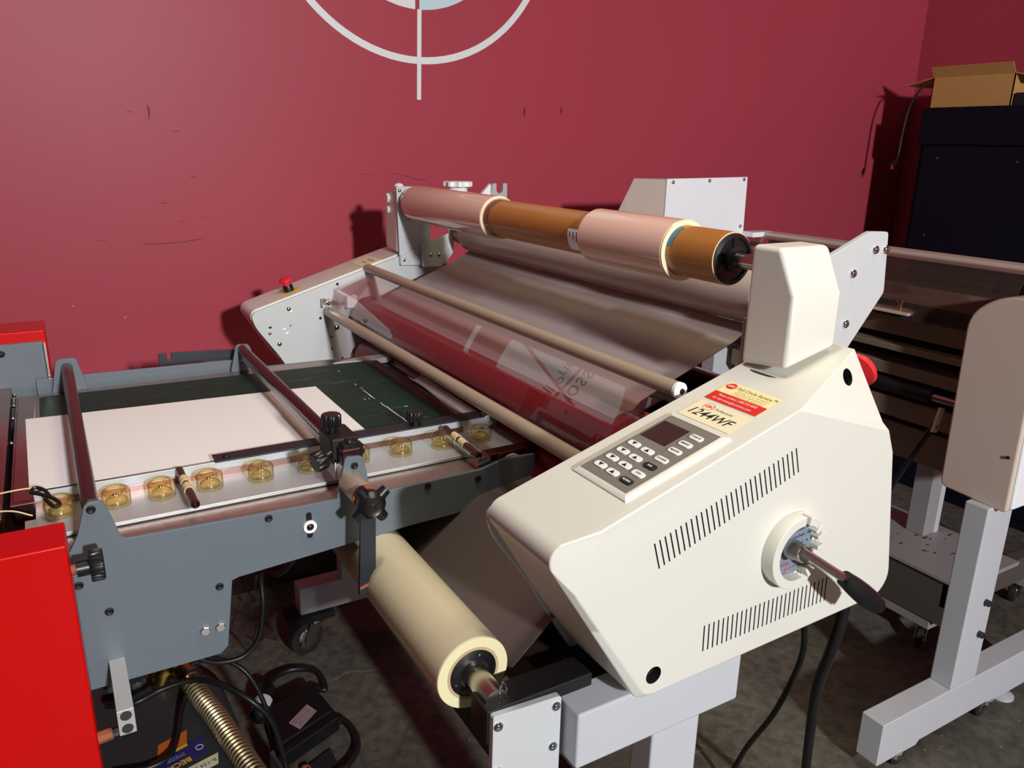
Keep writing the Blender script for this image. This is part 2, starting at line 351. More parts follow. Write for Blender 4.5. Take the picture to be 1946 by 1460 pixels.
flo = [o for o in C.objects if o.name == 'floor'][0]
M_scr = mat('pale_floor_scratch', (118, 112, 104), .6)
def fl_scratch(pts, w=.0015):
    bm = NB(); P = smooth_path([(x, y, 0) for x, y in pts], 6) if len(pts) > 2 else [Vector((x, y, 0)) for x, y in pts]; r_ = []
    for i, p in enumerate(P):
        d = (P[min(i+1, len(P)-1)]-P[max(i-1, 0)]).normalized(); n_ = Vector((-d.y, d.x, 0))*w*random.uniform(.5, 1.3); r_.append([p+n_+Vector((0, 0, .0004)), p-n_+Vector((0, 0, .0004)), p-n_, p+n_])
    loft(bm, r_); obj('floor_scratch', bm, M_scr, flo)
fl_scratch([(.50, 1.98), (.56, 1.97), (.62, 1.985), (.68, 1.96), (.76, 1.97)], .003)
for p in ([(1.20, 1.30), (1.36, 1.02)], [(1.28, 1.34), (1.42, 1.10), (1.50, .98)], [(1.22, 1.16), (1.34, 1.13), (1.48, 1.06)], [(1.26, 1.24), (1.33, 1.22)], [(1.33, 1.36), (1.36, 1.2)], [(1.6, 1.15), (1.75, 1.02)], [(1.42, 1.26), (1.50, 1.22)]): fl_scratch(p)

# ------------------------------------------------------------------ LAMINATOR (front machine)
LM = thing('laminator', (.75, 1.4, 0), 'large cream and grey roll laminator with a keypad on its sloping near end cover', 'laminator')
T = lambda x: 1.101+.31*(x-.477)
def arc_corner(p, a, b, r, n):
    p, a, b = Vector(p), Vector(a), Vector(b); d1, d2 = (a-p).normalized(), (b-p).normalized(); h = math.acos(d1.dot(d2))/2
    c = p+(d1+d2).normalized()*(r/math.sin(h)); s_, e_ = p+d1*(r/math.tan(h))-c, p+d2*(r/math.tan(h))-c; A = math.atan2(s_.y, s_.x); D = (math.atan2(e_.y, e_.x)-A+math.pi) % (2*math.pi)-math.pi
    return [(c.x+r*math.cos(A+D*k/n), c.y+r*math.sin(A+D*k/n)) for k in range(n+1)]
O = arc_corner((.4335, 1.0875), (.9, T(.9)), (.503, .972), .022, 8)+[(.503, .972)]+arc_corner((.5815, .8444), (.503, .972), (1.04, .857), .026, 5)+arc_corner((1.0914, .8584), (.7, .8477), (1.042, 1.11), .036, 6)+[(1.042, 1.11), (1.026, 1.15), (.985, 1.2585)]
I = [(.507-.033*k/8, 1.108-.077*k/8) for k in range(9)]+[(.5124, .972)]+arc_corner((.592, .8495), (.5124, .972), (1.034, .862), .026, 5)+arc_corner((1.0845, .8634), (.7, .8526), (1.036, 1.107), .036, 6)+[(1.036, 1.107), (1.018, 1.145), (.82, 1.2065)]
YF = [.664]*9+[.657]+[.656]*13+[.660, .668, .702]
bm = NB()
loft(bm, [[P3(p, 'y', .81) for p in O], [P3(p, 'y', y) for p, y in zip(O, YF)], [P3(p, 'y', .65) for p in I]])
cover = obj('end_cover', bm, [M_cream, M_hole], LM, .010, 4, label='cream plastic near end cover with two rows of vent slots', blim=20)
# cut vent slots and round holes
slots = []
for k in range(30):
    t = k/29; x = .587+(.821-.587)*t; z = 1.072+(1.153-1.072)*t; slots.append((x, z, x+.011, z-.037))
for k in range(29):
    t = k/28; x = .6855+(.926-.6855)*t; z = .926+(.931-.926)*t; slots.append((x, z, x+.0015, z-.040))
cb = NB()
for x, z, x2, z2 in slots: prism(cb, [(x-.0012, z), (x+.0012, z), (x2+.0012, z2), (x2-.0012, z2)], 'y', .64, .656)
cyl(cb, (.603, .63, .879), (.603, .67, .879), .0125, 24)
cyl(cb, (.954, .634, 1.244), (.948, .728, 1.208), .0125, 24)
bmesh.ops.recalc_face_normals(cb, faces=cb.faces); bmesh.ops.translate(cb, vec=-ORI[LM.name], verts=cb.verts)
cm = bpy.data.meshes.new('cutter'); cb.to_mesh(cm); cb.free(); cm.materials.append(M_cream); cm.materials.append(M_hole)
for p in cm.polygons: p.material_index = 1
co = bpy.data.objects.new('cutter', cm); C.objects.link(co); co.parent = LM
bo = cover.modifiers.new('cut', 'BOOLEAN'); bo.object = co; bo.operation = 'DIFFERENCE'; bo.solver = 'EXACT'
bpy.context.view_layer.update(); dg = bpy.context.evaluated_depsgraph_get()
nm = bpy.data.meshes.new_from_object(cover.evaluated_get(dg)); cover.modifiers.clear(); cover.data = nm
bpy.data.objects.remove(co); bpy.data.meshes.remove(cm)
for x, z, x2, z2 in slots:
    b = NB(); prism(b, [(x-.0011, z), (x+.0011, z), (x2+.0011, z2), (x2-.0011, z2)], 'y', .6512, .6555); obj('vent_slot', b, M_hole, cover, smooth=False)
for p_, q_ in (((.603, .664, .879), (.603, .668, .879)), ((.9500, .7000, 1.2190), (.9497, .7040, 1.2175))): obj('mounting_hole', cyl(NB(), p_, q_, .0121, 24), M_hole, cover)
# far housing + side plates
bm = NB(); loft(bm, [[P3(p, 'y', 2.142) for p in O], [P3(p, 'y', 2.27) for p in O], [P3(p, 'y', 2.28) for p in I]])
obj('end_housing', bm, M_cream, LM, .010, 3, label='cream far end housing in shade against the red wall', blim=20)
Pl = rpoly([(.443, 1.086), (.452, 1.05), (.512, .962), (.562, .872), (.606, .80), (1.03, .80), (1.03, 1.14), (.985, 1.2525)], [.03, .02, 0, 0, 0, .01, .01, .02])
sp = obj('side_plate', prism(NB(), Pl, 'y', 2.130, 2.1405), M_greym, LM, .0012, label='pale grey far side plate with small bolts and chipped paint')
obj('side_plate', prism(NB(), [(a, b-.008) for a, b in Pl], 'y', .8105, .820), M_greym, LM, .0012)
for x, z, r in ((.545, 1.092, .0062), (.490, 1.029, .0045), (.514, .997, .0062), (.676, 1.028, .008)):
    obj('plate_bolt', dome(NB(), (x, 2.130, z), YD, r), M_steel, sp)
for x, z, r in ((.631, 1.058, .004), (.684, 1.150, .004), (.66, .967, .0028), (.66, 1.002, .0028), (.689, .937, .003), (.547, 1.045, .002)):
    obj('plate_hole', cyl(NB(), (x, 2.1295, z), (x, 2.1305, z), r, 12), M_hole, sp)
for x, z in ((.492, 1.045), (.53, 1.037), (.537, 1.025), (.55, 1.085)): obj('paint_chip', ball(NB(), (x, 2.1299, z), .0045, sc=(1, .15, .7), seg=8), M_ink if x < .5 else M_whitem, sp)
# E-stops
es = obj('emergency_stop', lathe(NB(), [(.014, 0), (.014, .016), (.0125, .02)], (.567, 2.195, 1.127), (-.295, 0, .955), 20), M_black, LM, label='red mushroom emergency stop on a black collar, far end')
obj('stop_button', lathe(NB(), [(.0105, .019), (.0105, .028), (.018, .031), (.018, .036), (.013, .041), (.003, .043)], (.567, 2.195, 1.127), (-.295, 0, .955), 24), M_redbtn, es)
b = NB(); ring(b, (.568, 2.195, 1.1285), (-.295, 0, .955), .013, .027, .001, 24); obj('yellow_ring_label', b, M_yellow, es)
es2 = obj('emergency_stop', lathe(NB(), [(.014, 0), (.014, .016), (.013, .022)], (1.043, .755, 1.185), (.9, 0, .4), 20), M_black, LM, label='red emergency stop behind the near end cover')
obj('stop_button', lathe(NB(), [(.011, .02), (.012, .03), (.028, .036), (.028, .044), (.02, .052), (.004, .054)], (1.043, .755, 1.185), (.9, 0, .4), 28), M_redbtn, es2)
# small sticker on far housing top
Mt = frame_mat((.792, 2.20, T(.792)+.0008), (1, 0, .31), (0, 1, 0))
st = obj('rating_sticker', box(NB(), (-.03, -.055, -.0004), (.03, .055, .0004), M=Mt), M_stick, LM, label='pinkish ivory sticker with tiny print on the far housing')
bm = NB(); text(bm, 'CAUTION', .011, Mt @ Matrix.Translation((.012, -.02, .0008)) @ Matrix.Rotation(R(90), 4, 'Z')); text(bm, 'OFF ON', .010, Mt @ Matrix.Translation((-.006, -.01, .0008)) @ Matrix.Rotation(R(90), 4, 'Z'))
obj('lettering', bm, M_ink, st)
# idler bars
ub = obj('idler_bar', cyl(NB(), (.775, .83, 1.189), (.775, 2.13, 1.189), .0125, 24), M_idler, LM, label='tan upper idler bar above the clear guard')
obj('bar_end_cap', lathe(NB(), [(.0128, 0), (.0128, .006), (.009, .009)], (.775, .834, 1.189), YD, 24), M_whitem, ub); obj('bar_screw', cyl(NB(), (.775, .8265, 1.189), (.775, .824, 1.189), .0045, 10), M_hole, ub)
obj('idler_bar', cyl(NB(), (.652, .82, 1.076), (.652, 2.13, 1.076), .0132, 24), M_idler, LM, label='tan lower idler bar over the feed gap')
# red rollers and dark inner beams
ur = obj('pressure_roller', cyl(NB(), (.768, .83, 1.060), (.768, 2.09, 1.060), .058, 40), M_redroll, LM, label='upper red silicone roller under the clear guard'); obj('roller_shaft', cyl(NB(), (.768, 2.09, 1.06), (.768, 2.13, 1.06), .018, 16), M_steel, ur)
lr = obj('pressure_roller', cyl(NB(), (.768, .83, .940), (.768, 2.09, .940), .058, 40), M_redroll, LM, label='lower dark red roller below the nip'); obj('roller_shaft', cyl(NB(), (.768, 2.09, .94), (.768, 2.13, .94), .018, 16), M_steel, lr)
obj('cooling_roller', cyl(NB(), (1.0, .825, 1.105), (1.0, 2.13, 1.105), .04, 28), mat('dark_chrome', (70, 66, 64), .2, 1.), LM, label='dark polished roller behind the film')
bxo('inner_beam', (.86, .82, 1.09), (.905, 2.13, 1.125), M_darkbeam, LM); bxo('inner_beam', (.83, .82, .86), (1.02, 2.13, 1.0), M_darkbeam, LM)
bxo('inner_beam', (.925, .82, 1.10), (.945, 2.13, 1.118), M_taupe, LM)
# clear guard: bent acrylic sheet
bm = NB(); prof = [(.772, 1.1775), (.676, 1.1430), (.671, 1.139), (.660, 1.094), (.663, 1.0935), (.674, 1.137), (.678, 1.1405), (.773, 1.1745)]
prism(bm, prof, 'y', .85, 2.112); gd = obj('clear_guard', bm, M_clear, LM, label='bent clear acrylic guard reflecting the wall emblem', smooth=False)
obj('guard_end', prism(NB(), [(.772, 1.170), (.678, 1.139), (.664, 1.094), (.72, 1.094), (.772, 1.15)], 'y', 2.108, 2.112), M_clear, gd)
obj('guard_edge', tube(NB(), [(.6735, .852, 1.1425), (.6735, 2.112, 1.1425)], .0016, 8, sm=0), M_clear, gd)
bm = NB(); cyl(bm, (.655, 2.128, 1.107), (.655, 2.095, 1.107), .0065); cyl(bm, (.655, 2.11, 1.107), (.64, 2.11, 1.105), .0045); box(bm, (.632, 2.106, 1.093), (.642, 2.114, 1.117)); obj('latch_knob', bm, M_steel, gd, .001)
obj('sensor_block', box(NB(), (.70, 2.10, 1.085), (.73, 2.128, 1.12)), M_whitem, LM, .002)
# tube bracket, far end
bp = obj('tube_bracket', prism(NB(), rpoly([(.863, 1.414), (.869, 1.195), (.941, 1.19), (.947, 1.249), (.966, 1.262), (.966, 1.412)], [.006, .004, .004, .004, .006, .006]), 'y', 2.122, 2.1295), M_greym, LM, .001, label='pale grey upright bracket holding the top tube')
for x, z, r in ((.872, 1.402, .005), (.870, 1.383, .003), (.871, 1.366, .003), (.880, 1.208, .007), (.907, 1.225, .005), (.930, 1.209, .004)): obj('bracket_bolt', dome(NB(), (x, 2.122, z), YD, r), M_steel, bp)
obj('bracket_hole', cyl(NB(), (.901, 2.1215, 1.324), (.901, 2.1225, 1.324), .004, 12), M_hole, bp)
obj('bracket_lower_plate', prism(NB(), [(.869, 1.222), (.945, 1.249), (.941, 1.19), (.870, 1.193)], 'y', 2.118, 2.122), M_greym, bp, .001)
b2 = obj('roll_bracket', prism(NB(), rpoly([(.930, 1.256), (.929, 1.187), (.995, 1.186), (1.029, 1.227), (1.034, 1.325), (1.014, 1.325), (1.013, 1.281), (.972, 1.265)], [.003, .006, .01, 0, 0, 0, 0, 0]), 'y', 2.098, 2.105), M_greym, LM, .001)
for x, z in ((.955, 1.222), (.982, 1.222)): obj('bracket_bolt', dome(NB(), (x, 2.098, z), YD, .0065), M_chrome, b2)
obj('bracket_bolt', dome(NB(), (1.0, 2.098, 1.192), YD, .007), M_steel, b2)
hood_yz = [(.72, 1.236), (.72, 1.339), (.752, 1.402), (.805, 1.402), (.805, 1.226)]
def hood(name, ys, label, x0=.866, x1=.965, drop=True):
    rings = []
    for x in (x0, x1):
        dz = (x-x0)*.24; rings.append([(x, ys(y), z+(dz if z < 1.3 and drop else 0)) for y, z in hood_yz])
    return obj(name, loft(NB(), rings), M_cream, LM, .008, 4, label=label)
hood('brake_hood', lambda y: y, 'cream faceted brake hood on the near end cover')
hood('brake_hood', lambda y: 2.222+(.72-y)*1.05, 'cream faceted brake hood at the far end, in shade', drop=False)
obj('hood_base', prism(NB(), rpoly([(.862, .735), (.862, .79), (.95, .795), (.965, .735), (.93, .71), (.89, .71)], .02), 'z', 1.215, 1.222), M_hoodbase, LM)  # dark brown base disc under the near brake hood
bm = NB(); ball(bm, (.89, 2.17, 1.412), .014, sc=(1, 1, .6)); obj('hood_screw_cap', bm, M_whitem, LM)
bm = NB(); knob_teeth(bm, (.868, 2.19, 1.378), (-1, 0, 0), .013, .010, 8); knob_teeth(bm, (.867, 2.19, 1.345), (-1, 0, 0), .010, .008, 8); obj('hood_side_knob', bm, M_cream, LM)
# rear end plate with dome bolts, near end
rp = obj('rear_end_plate', prism(NB(), rpoly([(.98, 1.30), (1.042, 1.365), (1.15, 1.407), (1.196, 1.405), (1.208, 1.304), (1.129, 1.21), (1.03, 1.10), (.98, 1.10)], [0, 0, .004, .006, .006, .004, 0, 0]), 'y', .822, .832), M_greym, LM, .001, label='white angled end plate with four dome bolts')
for x, z in ((1.166+.03, 1.377-.006), (1.192+.031, 1.376-.006), (1.118+.03, 1.342-.007), (1.117+.03, 1.262-.01)):
    obj('plate_bolt', dome(NB(), (x-.028, .822, z+.006), YD, .0075), M_chrome, rp)
obj('wire_loop', tube(NB(), [(.884, .82, 1.29), (.884, .82, 1.268), (.884, .82, 1.241), (.881, .82, 1.225), (.875, .82, 1.215), (.873, .82, 1.205)], .0028, 8), M_taupe, LM)
# height knob and slotted bracket at the far end
bm = NB(); knob_teeth(bm, (1.043, 2.1, 1.412), (0, 0, 1), .042, .016, 8, .16); cyl(bm, (1.043, 2.1, 1.30), (1.043, 2.1, 1.412), .028, 24); obj('height_knob', bm, M_whitem, LM, label='white lobed adjusting knob at the far end')
sb = obj('slotted_bracket', prism(NB(), [(1.10, 1.37), (1.15, 1.42), (1.152, 1.42), (1.152, 1.37)], 'y', 2.10, 2.112), M_whitem, LM)
bm = NB(); pts = [(1.150, 1.375), (1.150, 1.421), (1.164, 1.421), (1.164, 1.406)]+[(1.175+.011*math.cos(math.pi+a*math.pi/8), 1.404+.012*math.sin(math.pi+a*math.pi/8)) for a in range(9)]+[(1.186, 1.421), (1.200, 1.421), (1.200, 1.375)]
prism(bm, pts, 'y', 2.088, 2.10); obj('u_slot_plate', bm, M_alu, sb)
# control panel on the sloping top
sl = Vector((1, 0, .31)).normalized()
def TP(x, y, h=0): return frame_mat(Vector((x, y, T(x)))+Vector((-.2961, 0, .9552))*h, sl, (0, 1, 0))
k_ = 1.047
MP = TP(.637, .7255)
bm = NB(); loft(bm, [[(-.087, -.056, -.004), (.087, -.056, -.004), (.087, .056, -.004), (-.087, .056, -.004)], [(-.087, -.056, .002), (.087, -.056, .002), (.087, .056, .002), (-.087, .056, .002)], [(-.081, -.050, .005), (.081, -.050, .005), (.081, .050, .005), (-.081, .050, .005)]])
bmesh.ops.transform(bm, matrix=MP, verts=bm.verts); cp = obj('control_panel', bm, M_cream, LM, .001, label='grey keypad panel with a dark display in a cream bezel')
obj('key_overlay', box(NB(), (-.078, -.0475, .004), (.078, .0475, .0056), M=MP), M_panelgrey, cp)
dx0 = (.676-.637)*k_; obj('display', prism(NB(), [(dx0-.022, -.0065), (dx0+.022, -.0065), (dx0+.022, .0425), (dx0-.022, .0425)], 'z', .0055, .0062), M_lcd, cp)
disp = [o for o in cp.children if o.name.startswith('display')][0]; disp.data.transform(Matrix.Translation(-ORI[LM.name]) @ MP @ Matrix.Translation(ORI[LM.name]))
keys = [(.580, .753, 'dn'), (.579, .726, 'up'), (.578, .697, 'REVERSE'), (.599, .754, 'dn'), (.598, .726, 'up'), (.596, .697, 'STOP'), (.617, .755, 'dn'), (.616, .728, 'up'), (.615, .698, 'RUN'), (.636, .756, 'dn'), (.635, .728, 'up'), (.633, .698, 'COOLING'), (.655, .699, 'MEASURE'), (.673, .700, 'MEMORY'), (.691, .700, 'STAND-BY')]
for x, y, s in keys:
    bm = NB(); Mk = TP(x, y, .0056); dark = s in ('REVERSE', 'RUN')
    pill = rpoly([(-.0052, -.0108), (.0052, -.0108), (.0052, .0108), (-.0052, .0108)], .0052, 6)
    loft(bm, [[(a, b, 0) for a, b in pill], [(a, b, .0012) for a, b in pill], [(a*.9, b*.95, .0018) for a, b in pill]], 1 if dark else 0)
    if s in ('dn', 'up'):
        d = 1 if s == 'up' else -1; prism(bm, [(-.003*d, -.0042), (-.003*d, .0042), (.003*d, 0)], 'z', .0018, .0020, 1)
    else: text(bm, s, .0044, Matrix.Translation((0, 0, .002)) @ Matrix.Rotation(R(-90), 4, 'Z'), 0 if dark else 1, sx=.85, weight=.0001)
    bmesh.ops.transform(bm, matrix=Mk, verts=bm.verts)
    obj('key', bm, [M_key, M_ink], cp, label=('black %s key' % s.lower()) if dark else None)
# stickers (writing runs along -Y, top towards +X)
RZ = Matrix.Rotation(R(-90), 4, 'Z')
MS = TP(.800, .732, .0003) @ RZ     # local x = -Y, local y = up the slope
s1 = obj('service_sticker', prism(NB(), rpoly([(-.047, -.026), (.048, -.026), (.037+.011, .026), (-.047, .026)], .004), 'z', 0, .0005), M_stick2, LM, label='pale yellow service sticker with a red band')
s1.data.transform(Matrix.Translation(-ORI[LM.name]) @ MS @ Matrix.Translation(ORI[LM.name]))
def onS(name, bm, m, M, par):
    bmesh.ops.transform(bm, matrix=M, verts=bm.verts); return obj(name, bm, m, par)
onS('red_band', prism(NB(), rpoly([(-.047, -.026), (.048, -.026), (.048, -.003), (-.047, -.003)], .002), 'z', .0005, .0007), M_stred, MS, s1)
def ell(bm, cx, cy, rx, ry, z, z1, mi=0, n=28): return prism(bm, [(cx+rx*math.cos(2*math.pi*k/n), cy+ry*math.sin(2*math.pi*k/n)) for k in range(n)], 'z', z, z1, mi)
bm = NB(); ell(bm, -.036, .0165, .009, .0075, .0005, .0007); onS('round_logo', bm, M_stred, MS, s1)
bm = NB(); TT = Matrix.Translation
text(bm, 'GBC', .0075, TT((-.036, .0165, .0009)), shear=.2, weight=.0001); onS('logo_lettering', bm, M_inkwhite, MS, s1); bm = NB(); text(bm, 'Please contact 1.800.723.4000', .0072, TT((0, -.0095, .0009)), sx=.8); text(bm, 'Or visit www.gbcconnect.com', .0072, TT((-.002, -.019, .0009)), sx=.8); onS('white_lettering', bm, M_inkwhite, MS, s1)
bm = NB(); text(bm, 'Full Circle Service\u2122', .0095, TT((.011, .0165, .0007)), shear=.2, sx=.9); onS('lettering', bm, M_ink, MS, s1)
bm = NB(); text(bm, 'Training, Service and Repairs', .005, TT((.010, .0095, .0007)), shear=.2); text(bm, 'Maintenance Agreements on', .005, TT((.009, .0045, .0007)), shear=.2); text(bm, 'products for this equipment', .005, TT((.008, -.0005, .0007)), shear=.2); onS('small_lettering', bm, M_inkgold, MS, s1)
MS2 = TP(.7475, .7305, .0003) @ RZ
s2 = obj('model_sticker', prism(NB(), rpoly([(-.048, -.0225), (.0485, -.0225), (.0465, .0225), (-.047, .0225)], .0015), 'z', 0, .0005), M_stick, LM, label='ivory model sticker lettered in black')
s2.data.transform(Matrix.Translation(-ORI[LM.name]) @ MS2 @ Matrix.Translation(ORI[LM.name]))
bm = NB(); text(bm, '1244WF', .0225, TT((-.0035, -.0055, .0007)), shear=.22, weight=.0002); text(bm, 'Professional', .0066, TT((.006, .0125, .0007)), shear=.2); onS('lettering', bm, M_ink, MS2, s2)
bm = NB(); ring(bm, (0, 0, .0005), (0, 0, 1), .0079, .0084, .0003, 28); bmesh.ops.transform(bm, matrix=TT((-.022, .0125, 0)) @ Matrix.Diagonal((1.15, 1, 1, 1)), verts=bm.verts); text(bm, 'GBC', .008, TT((-.022, .013, .0007)), shear=.2, weight=.0002); onS('red_logo', bm, M_stred, MS2, s2)
# dial on the face with crank lever
dc = (.833, 1.004)
def arc_seg(bm, a0, a1, ri, ro, y0, y1, n=14):
    lo, up = [], []
    pts = [(dc[0]+ro*math.cos(R(a0+(a1-a0)*k/n)), dc[1]+ro*math.sin(R(a0+(a1-a0)*k/n))) for k in range(n+1)]+[(dc[0]+ri*math.cos(R(a1-(a1-a0)*k/n)), dc[1]+ri*math.sin(R(a1-(a1-a0)*k/n))) for k in range(n+1)]
    return prism(bm, pts, 'y', y0, y1)
bm = NB(); arc_seg(bm, 86, 285, .0405, .054, .629, .652, 40); arc_seg(bm, 50, 76, .0405, .053, .629, .652)
for a0, a1 in ((30, 38), (14, 22), (-10, 0), (-42, -36), (-60, -53)): arc_seg(bm, a0, a1, .038, .053, .632, .652, 3)
arc_seg(bm, -75, 86, .05, .054, .645, .652, 30)
dl = obj('dial_ring', bm, M_cream, LM, .0012, label='cream notched dial ring round the lever')
dp = obj('dial_plate', cyl(NB(), (dc[0], .646, dc[1]), (dc[0], .652, dc[1]), .042, 36), M_dialplate, LM, label='slate blue dial plate with tiny black and red print')
bm = NB(); MD = frame_mat((dc[0], .6455, dc[1]), (1, 0, 0), (0, 0, 1))
for zz_, s in ((.026, 'M Foam'), (.016, '3/16 foam'), (.004, '1/2 foam')): text(bm, s, .006, MD @ TT((.012, zz_, 0)) @ Matrix.Rotation(R(6), 4, 'Z'), align='CENTER')
for zz_ in (.028, .018, .006): ell_b = lathe(bm, [(.0012, 0), (.0012, .0004)], (dc[0]+.030, .6455, dc[1]+zz_), YD, 10)
text(bm, 'nip', .005, MD @ TT((.008, -.022, 0))); obj('black_lettering', bm, M_ink, dp)
bm = NB(); text(bm, 'CAUTION', .007, MD @ TT((-.017, -.024, 0)) @ Matrix.Rotation(R(6), 4, 'Z')); text(bm, 'do not force', .0055, MD @ TT((.004, -.030, 0)) @ Matrix.Rotation(R(6), 4, 'Z')); text(bm, 'open', .005, MD @ TT((-.008, -.036, 0))); obj('red_lettering', bm, M_stred, dp)
ls = obj('lever_shaft', lathe(NB(), [(.014, 0), (.014, .012), (.0125, .014), (.0125, .03), (.011, .034)], (.829, .646, 1.006), (-.2, -.95, .2), 20), M_steel, LM)
lv = obj('crank_lever', tube(NB(), [(.814, .616, 1.020), (.850, .603, .994), (.888, .592, .967), (.905, .590, .955)], .0066, 8), M_steel, LM, label='steel crank lever with a black grip')
obj('lever_grip', tube(NB(), [(.884, .594, .970), (.905, .588, .952), (.93, .584, .931), (.952, .580, .913)], lambda t: .0115+.0035*math.sin(t*math.pi*.9) if t < .93 else .0105, 16), M_black, lv)
# stand of the laminator
def chan(name, y0, y1, x0, x1, z0, z1, lab=None): return bxo(name, (x0, y0, z0), (x1, y1, z1), M_stand, LM, .004, label=lab)
chan('stand_beam', .68, .735, .509, .80, .746, .832, 'pale grey stand beam below the near end cover'); chan('stand_beam', 2.10, 2.16, .509, .80, .746, .832)
chan('stand_leg', .69, .735, .648, .737, .145, .746); chan('stand_leg', 2.11, 2.155, .648, .737, .237, .746)
chan('stand_foot', .68, .74, .40, 1.0, .06, .145); chan('stand_foot', 2.12, 2.18, .519, 1.0, .146, .237)
bxo('cross_beam', (.515, .735, .76), (.602, 2.10, .828), M_darkbeam, LM); bxo('cross_beam', (.66, .74, .30), (.72, 2.11, .42), M_darkbeam, LM)
rpl = obj('roll_support_plate', prism(NB(), rpoly([(.402, .849), (.400, .70), (.504, .70), (.504, .843)], [.004, .004, .004, .006]), 'y', .712, .722), M_greym, LM, .001, label='pale grey plate with dome bolts holding the lower roll')
for x, z in ((.409, .833), (.495, .830), (.492, .768), (.409, .764)): obj('plate_bolt', dome(NB(), (x, .712, z), YD, .0068), M_chrome, rpl)
bxo('roll_arm', (.398, .722, .80), (.56, .766, .851), M_blackm, LM, label='black arm carrying the lower roll shaft')
bm = NB(); tube(bm, [(.425, .735, .852), (.424, .735, .866), (.429, .735, .874), (.433, .735, .864), (.432, .735, .852)], .0016, 8); obj('lock_pin', bm, M_chrome, LM)
def caster(parent, x, y, zt, r, swing, m_lab=None):
    dx, dy = math.cos(swing), math.sin(swing); cxx, cyy = x+dx*r*.55, y+dy*r*.55; s = Vector((-dy, dx, 0))
    bm = NB(); lathe(bm, [(r*.25, 0), (r, r*.12), (r, r*.5), (r*.25, r*.62)], Vector((cxx, cyy, r))-s*r*.31, s, 28); w = obj('caster_wheel', bm, M_rubber, parent)
    obj('caster_hub', lathe(NB(), [(r*.62, 0), (r*.55, r*.04), (r*.2, r*.06)], Vector((cxx, cyy, r))+s*r*.29, s, 20), M_steel, w); obj('caster_hub', lathe(NB(), [(r*.62, 0), (r*.55, r*.04), (r*.2, r*.06)], Vector((cxx, cyy, r))-s*r*.29, -s, 20), M_steel, w)
    bm = NB(); cyl(bm, (x, y, zt-.012), (x, y, zt), r*.75, 20)
    for sg in (-1, 1):
        o = s*(r*.42*sg); A = Vector((x, y, zt-.012))+o; 
        prof = [(-.35*r, 0), (.45*r, 0), (.55*r+r*.3, -(zt-.012-r)-r*.15), (.55*r-r*.2, -(zt-.012-r)-r*.15)]
        loft(bm, [[tuple(A+Vector((dx, dy, 0))*a+Vector((0, 0, b))) for a, b in prof], [tuple(A+s*(.004*sg)+Vector((dx, dy, 0))*a+Vector((0, 0, b))) for a, b in prof]])
    return obj('caster_fork', bm, M_steel, parent)
caster(LM, .565, 2.15, .125, .055, R(195)); bxo('caster_mount', (.48, 2.10, .125), (.62, 2.19, .147), M_blackm, LM)
caster(LM, .95, 2.15, .125, .055, R(20)); caster(LM, .43, .71, .06, .03, R(180)); caster(LM, .97, .71, .06, .03, R(0))

# ------------------------------------------------------------------ rolls of film
KR = thing('film_tube_roll', (.91, 1.5, 1.367), 'brown cardboard tube carrying two widths of clear film, top of the laminator', 'film roll')
ax = lambda y: (.91, y, 1.368)
obj('cardboard_core', cyl(NB(), ax(.885), ax(2.115), .0415, 48), M_kraft, KR, label='brown cardboard core tube')
def wrap(y0, y1, r, nm='film_wrap'):
    w = obj(nm, lathe(NB(), [(.0415, 0), (r-.002, .0005), (r, .003), (r, y1-y0-.003), (r-.002, y1-y0-.0005), (.0415, y1-y0)], ax(y0), (0, 1, 0), 48), M_film, KR)
    bm = NB(); ring(bm, ax(y0-.0012), (0, 1, 0), .042, r-.0005, .0015, 48); obj('film_edge', bm, M_filmend, w, label='milky edge of the wound film'); return w
wrap(1.62, 2.085, .0495); wrap(.992, 1.232, .0505)
bm = NB(); ring(bm, ax(1.590), (0, 1, 0), .042, .0455, .035, 48); obj('loose_film_collar', bm, M_clear2, KR)
bm = NB(); lathe(bm, [(.0395, 0), (.0395, .004), (.033, .006), (.033, .003), (.02, .003), (.02, .012), (.012, .014)], ax(.885), YD, 40)
for a in range(3): box(bm, (-.004, -.006, .01), (.004, -.001, .034), M=TT(ax(.885)) @ Matrix.Rotation(a*2.1, 4, 'Y'))
obj('end_plug', bm, M_black, KR, label='black plastic plug in the near end of the tube'); obj('tube_rim', ring(NB(), ax(.8845), (0, -1, 0), .0392, .0415, .001, 40), M_band, KR)
obj('drive_shaft', cyl(NB(), ax(.872), ax(.806), .012, 16), M_steel, KR); obj('chuck', lathe(NB(), [(.036, 0), (.042, .004), (.042, .014), (.03, .016)], ax(2.115), (0, -1, 0), 36), M_steel, KR); cyl_b = NB(); cyl(cyl_b, ax(2.1), ax(2.122), .018); obj('chuck_shaft', cyl_b, M_steel, KR)
# paper label with tiny print and blue tape, bent round the core
def bent(nm, y0, y1, a0, a1, r, m, par):
    bm = NB(); rows = []
    for k in range(9):
        a = R(a0+(a1-a0)*k/8); rows.append([(.91+r*math.cos(a), y, 1.368+r*math.sin(a)) for y in (y0, y1)])
    vs = [[bm.verts.new(p) for p in r_] for r_ in rows]
    for a, b in zip(vs, vs[1:]): bm.faces.new((a[0], a[1], b[1], b[0]))
    return obj(nm, bm, m, par)
lb = bent('core_label', 1.236, 1.275, 165, 225, .0419, M_whitem, KR)
for k in range(3): bent('label_print', 1.243+k*.011, 1.246+k*.011, 172, 198-6*k, .0421, M_ink, lb)
bent('blue_tape', .978, .993, 110, 165, .0421, mat('blue_tape', (60, 110, 140), .5), KR)
SR = thing('upper_film_roll', (1.06, 1.5, 1.288), 'roll of matt film under the brown tube, its web running down behind the idler bar', 'film roll')
